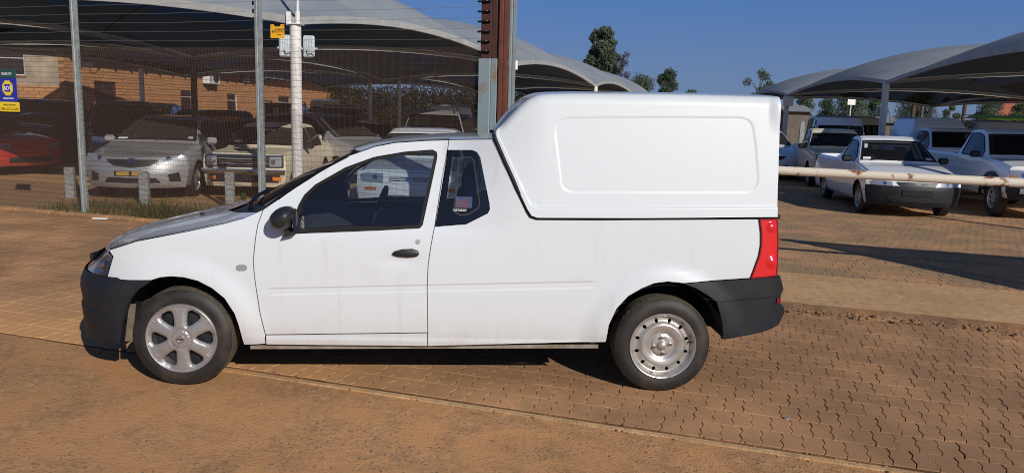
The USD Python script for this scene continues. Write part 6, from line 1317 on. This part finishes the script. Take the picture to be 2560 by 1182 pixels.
# garden wall and plastered ruin on the far left
gw, _, _ = wall_thing('garden_wall', 'reddish brick garden wall left of the orange building', (-26, 27.5), (-16.9, 28.8), 2.35, M['brick_wall'], catg='wall')
pw, _, _ = wall_thing('plaster_house', 'weathered beige plastered house beyond the garden wall', (-33, 33.5), (-18.2, 35), 4.9, M['plaster'], [(9.8, 11.2, 2.9, 4.0)])
obj('roof', hull([(-.4, -.4, 4.9), (15.3, -.4, 4.9), (-.4, 5, 6.6), (15.3, 5, 6.6), (-.4, -.4, 5.0), (15.3, -.4, 5.0)]), M['roof_sheet'], pw)
obj('downpipe', tube([(8.0, -.06, 4.8), (9.5, -.06, 4.1), (12.6, -.06, 4.0), (12.9, -.06, 3.4)], .05, 8), M['aircon_white'], pw)
obj('downpipe', tube([(3.6, -.06, 4.8), (2.6, -.06, 2.4)], .05, 8), M['aircon_white'], pw)
# house with red roof far right, low shed, lime roof
h = thing('red_roof_house', 'orange house with red tiled hip roof in the far right distance', 'house', (55.5, 84, 0), -.2)
obj('wall', box(0, 0, 1.3, 8, 7, 2.6), M['brick_wall'], h); r_ = obj('roof', hull([(-5, -4, 3.0), (5, -4, 3.0), (-5, 4, 3.0), (5, 4, 3.0), (-2.2, 0, 5.2), (2.2, 0, 5.2)]), M['roof_red'], h); obj('gable', hull([(1.5, -5, 3.0), (5, -5, 3.0), (3.2, -5, 5.0), (3.2, 0, 5.0), (1.5, -1, 3.0), (5, -1, 3.0)]), M['roof_red'], r_)
for x in (-3, -.5, 2.5): w = obj('window', box(x, -3.51, 1.7, 1.2, .06, 1.1), M['aircon_white'], h); obj('pane', box(x, -3.55, 1.7, 1.0, .04, .9), M['glass_black'], w)
lr = thing('lime_canopy', 'lime green lean-to roof at the right edge behind the white vans', 'canopy', (28.6, 43, 0), -.1); obj('roof', hull([(-3, -1.5, 2.35), (3, -1.5, 2.35), (-3, 1.5, 2.55), (3, 1.5, 2.55), (-3, -1.5, 2.25), (3, -1.5, 2.25)]), M['lime'], lr)
for x in (-2.7, 2.7): obj('post', tube([(x, -1.2, 0), (x, -1.2, 2.3)], .05, 8), M['lamp_grey'], lr)
for i, (px, dp, w, hgt, lb) in enumerate(((1972, 62, 1.6, 2.9, 'low grey shed beyond the furthest right sail'), (2380, 70, 16, 2.3, 'long low grey shed behind the white vans'))):
    P = at_depth(px, 300, dp); s_ = thing('shed', lb, 'shed', (P[0], P[1], 0), -.1); obj('wall', box(0, 0, hgt/2-.1, w, 6, hgt-.2), M['shed_wall'], s_); obj('roof', hull([(-w/2-.3, -3.4, hgt-.2), (w/2+.3, -3.4, hgt-.2), (-w/2-.3, 3.4, hgt-.2), (w/2+.3, 3.4, hgt-.2), (-w/2-.3, 0, hgt+.35), (w/2+.3, 0, hgt+.35)]), M['roof_sheet'], s_)
    d_ = obj('door', box(w*.2, -3.02, 1.0, w*.2, .05, 1.9), M['roof_sheet'], s_)
for px, pt, pb, lb in ((2278, 252, 300, 'dark timber pole under the middle right sail'), (2405, 262, 300, 'dark leaning timber pole between the far right trees')):
    P = at_depth(px, 300, 52); z1 = at_depth(px, pt-12, 52)[2]; p_ = thing('utility_pole', lb, 'utility pole', (P[0], P[1], 0)); obj('shaft', tube([(0, 0, 0), (.1, 0, z1)], .13, 8), M['timber_pole'], p_)
P = at_depth(2128, 253, 60); p_ = thing('road_sign', 'small white square sign on a pole before the far trees', 'sign', (P[0], P[1], 0)); obj('pole', tube([(0, 0, 0), (0, 0, P[2]+.2)], .05, 6), M['lamp_grey'], p_); obj('board', rbox(0, -.08, P[2], .6, .03, .6, .01), M['sign_white'], p_)
# ------------------------------------------------------------------ trees and plants
def leaves(clumps, n, size, seed, up=.3):
    """clumps: (x, y, z, rx, rz) ellipsoids; n leaf faces spread through them, denser towards the surface"""
    rr = np.random.RandomState(seed); c = np.array(clumps, float); w = c[:, 3]**2*c[:, 4]; k = rr.choice(len(c), n, p=w/w.sum())
    d = rr.normal(size=(n, 3)); d /= np.linalg.norm(d, axis=1)[:, None]; r = rr.rand(n)**.45
    r = r*(.75+.5*meshkit.noise(d*2.2 + k[:, None]*7.3, seed))
    ctr = c[k, :3] + d*r[:, None]*np.stack([c[k, 3], c[k, 3], c[k, 4]], -1)
    a = rr.normal(size=(n, 3)); a[:, 2] -= .6; a /= np.linalg.norm(a, axis=1)[:, None]; b = np.cross(a, rr.normal(size=(n, 3))); b /= np.linalg.norm(b, axis=1)[:, None]
    s = size*(.6+.8*rr.rand(n))[:, None]
    V = np.stack([ctr-a*s*1.5, ctr+b*s*.5, ctr+a*s*1.5, ctr-b*s*.5], 1).reshape(-1, 3); i = np.arange(n)*4
    return V, np.vstack([np.stack([i, i+1, i+2], 1), np.stack([i, i+2, i+3], 1)])
def tree(label, px, depth, top_py, width_px, leaf='leaf_gum', n=2600, seed=0, base_z=0.0, lo=.18, shape='round', sparse=1.0, lean=0.0, size=None):
    P = at_depth(px, 300, depth); H = at_depth(px, top_py, depth)[2]; Wd = width_px*depth/FPX; rr = np.random.RandomState(seed)
    t = thing('tree', label, 'tree', (P[0], P[1], 0), rr.rand()*6)
    clumps = []; nc = {'round': 11, 'column': 15, 'open': 9}[shape]; limbs = []
    for k in range(nc):
        f_ = lo + (1-lo)*(k+.5)/nc; zz = H*f_
        if shape == 'column': rad = Wd/2*(.55+.45*math.sin(min(1, (f_-lo)/(1-lo)*1.15)*math.pi*.9+.3)); r0 = Wd*(.20+.10*rr.rand())
        elif shape == 'open': rad = Wd/2*(.4+.7*f_); r0 = Wd*(.12+.07*rr.rand())
        else: rad = Wd/2*math.sin(math.pi*(.22+.70*(f_-lo)/(1-lo))); r0 = Wd*(.25+.09*rr.rand())
        an = k*2.4+rr.rand(); q = rad*(.35+.5*rr.rand()); x, y = q*math.cos(an), q*math.sin(an); zz = min(zz, H-r0*.5)
        clumps.append((x, y, zz, r0, r0*(.75+.4*rr.rand()))); limbs.append(((0, 0, max(H*lo*.6, zz-Wd*.4)), (x*.5, y*.5, zz-r0*.5), (x, y, zz)))
    r1 = max(.06, .016*H)
    obj('trunk', cat(tube([(0, 0, -.1), (lean*.3, 0, H*.3), (lean, 0, H*.62), (lean*1.1, 0, H*.9)], np.array([r1*1.3, r1, r1*.6, r1*.2]), 8)), M['bark'], t, smooth=True)
    for l_ in limbs: obj('limb', tube(l_, np.array([r1*.5, r1*.3, r1*.1]), 5), M['bark'], t)
    obj('crown', leaves(clumps, int(n*sparse*2.6), size or max(.05, depth*1.2/FPX*1.5), seed), M[leaf], t)
    return t
tree('tall dark gum tree rising above the pickup canopy', 1494, 66, 74, 90, 'leaf_gum', 12000, 1, lo=.28, shape='column', size=.095)
tree('thin leafless purplish tree right of the tall gum', 1549, 65, 132, 44, 'leaf_dry', 900, 2, lo=.3, shape='column', size=.05)
tree('small grey-green tree left of the two bushes behind the canopy', 1600, 72, 192, 80, 'leaf_gum', 4200, 3, lo=.1)
tree('dark rounded tree second right of the tall gum', 1664, 68, 178, 58, 'leaf_dark', 4600, 4, lo=.1)
tree('low bush at the right end of the group above the canopy roof', 1722, 70, 226, 50, 'leaf_dark', 1500, 5, lo=.1)
tree('low bush directly right of the tall gum\'s foot', 1562, 70, 205, 76, 'leaf_dark', 2200, 6, lo=.1)
tree('sparse crown peeping over the left end of the right sails', 1893, 66, 176, 84, 'leaf_gum', 1100, 7, lo=.45, shape='open')
tree('round tree under the sail near the meter box', 2010, 68, 240, 52, 'leaf_gum', 2200, 8, lo=.1)
tree('small green tree left of the white road sign', 2064, 72, 248, 44, 'leaf_dark', 1600, 9, lo=.1)
tree('broad bushy tree behind the white road sign', 2130, 74, 232, 96, 'leaf_gum', 4200, 10, lo=.1)
tree('dark tree directly left of the grey sail post', 2186, 76, 244, 50, 'leaf_dark', 2000, 11, lo=.1)
tree('green tree behind the dark timber pole', 2290, 62, 248, 90, 'leaf_gum', 3400, 12, lo=.12)
tree('thin tree with bare trunk between the two timber poles', 2372, 60, 240, 56, 'leaf_gum', 1200, 13, lo=.4, shape='open')
tree('fluffy grey-green tree left of the red-roofed house', 2470, 64, 250, 72, 'leaf_gum', 2600, 14, lo=.1)
tree('dark tree at the right edge beside the red-roofed house', 2552, 64, 258, 60, 'leaf_dark', 2200, 15, lo=.1)
tree('crown peeping over the middle of the right sails', 2303, 58, 140, 64, 'leaf_dark', 1800, 16, lo=.5)
# far tree belt and a scrubby bank behind the left yard
rr = np.random.RandomState(21)
cl = [(at_depth(px, 300, d)[0], d, .8+rr.rand(), 3.2+1.5*rr.rand(), 1.2+1.0*rr.rand()) for px in range(1150, 2700, 22) for d in (95+15*rr.rand(),)]
tag(obj('tree_belt', leaves(cl, 15000, .17, 22), M['leaf_dark']), 'low dark belt of distant trees along the horizon', 'tree belt', kind='stuff')
cl = [(x, 60+3*rr.rand()+x*.1, z+.5*rr.rand(), 1.5+rr.rand(), 1.0+.6*rr.rand()) for x in np.arange(-14, 9, .8) for z in (.8, 2.3)]
tag(obj('scrub_bank', leaves(cl, 62000, .085, 23), M['scrub']), 'olive green scrub behind the left yard under the far sails', 'scrub', kind='stuff')
# grass and weeds along the foot of the fence
def blades(n, seed, b0, b1, h0, h1, a0=-11.6, a1=-4.3):
    rr = np.random.RandomState(seed); a = rr.uniform(a0, a1, n); dens = meshkit.fbm(np.stack([a*1.1, a*0, a*0], -1), 3, seed); a = a[dens > .42]; n = len(a)
    b = b0+(b1-b0)*rr.rand(n); h = h0+(h1-h0)*rr.rand(n)**2; base = E0[:2] + a[:, None]*UA[:2] + b[:, None]*VA[:2]; base = np.column_stack([base, np.full(n, .0)])
    d = rr.normal(size=(n, 2))*.35; w = rr.normal(size=(n, 2)); w /= np.linalg.norm(w, axis=1)[:, None]; w = np.column_stack([w, 0*a])*.004
    tip = base + np.column_stack([d*h[:, None], h]); mid = base + np.column_stack([d*h[:, None]*.35, h*.6])
    V = np.stack([base-w, base+w, mid+w*.7, mid-w*.7, tip], 1).reshape(-1, 3); i = np.arange(n)*5
    return V, np.vstack([np.stack([i, i+1, i+2], 1), np.stack([i, i+2, i+3], 1), np.stack([i+3, i+2, i+4], 1)])
tag(obj('grass_strip', cat(blades(7000, 31, FB-.10, FB+1.0, .04, .24), blades(2500, 32, FB-.08, FB+.4, .1, .45), blades(1200, 34, FB+.5, FB+2.6, .03, .2)), M['grass']), 'dry olive grass and weeds along the foot of the mesh fence', 'grass', kind='stuff')
for i, (px, py, s, lb) in enumerate(((425, 545, 1.0, 'bright green tuft of weed at the fence foot by the bonnet'), (610, 505, .8, 'green weed behind the second concrete stub post'))):
    P = ground_at(px, py); w = thing('weed', lb, 'weed', P, i); rr = np.random.RandomState(40+i); ls = []
    for k in range(46):
        an = rr.rand()*6.28; L_ = s*(.10+.14*rr.rand()); q = np.linspace(0, 1, 4); r_ = L_*q; zz = L_*1.1*np.sin(q*1.9); c = np.stack([r_*math.cos(an), r_*math.sin(an), zz], -1); sd = np.array([-math.sin(an), math.cos(an), 0])*.010*s
        wv = np.array([.5, 1, .7, .05])[:, None]; ls.append(grid(np.stack([c-sd*wv, c+sd*wv], 0)))
    obj('foliage', cat(*ls), M['weed'], w)
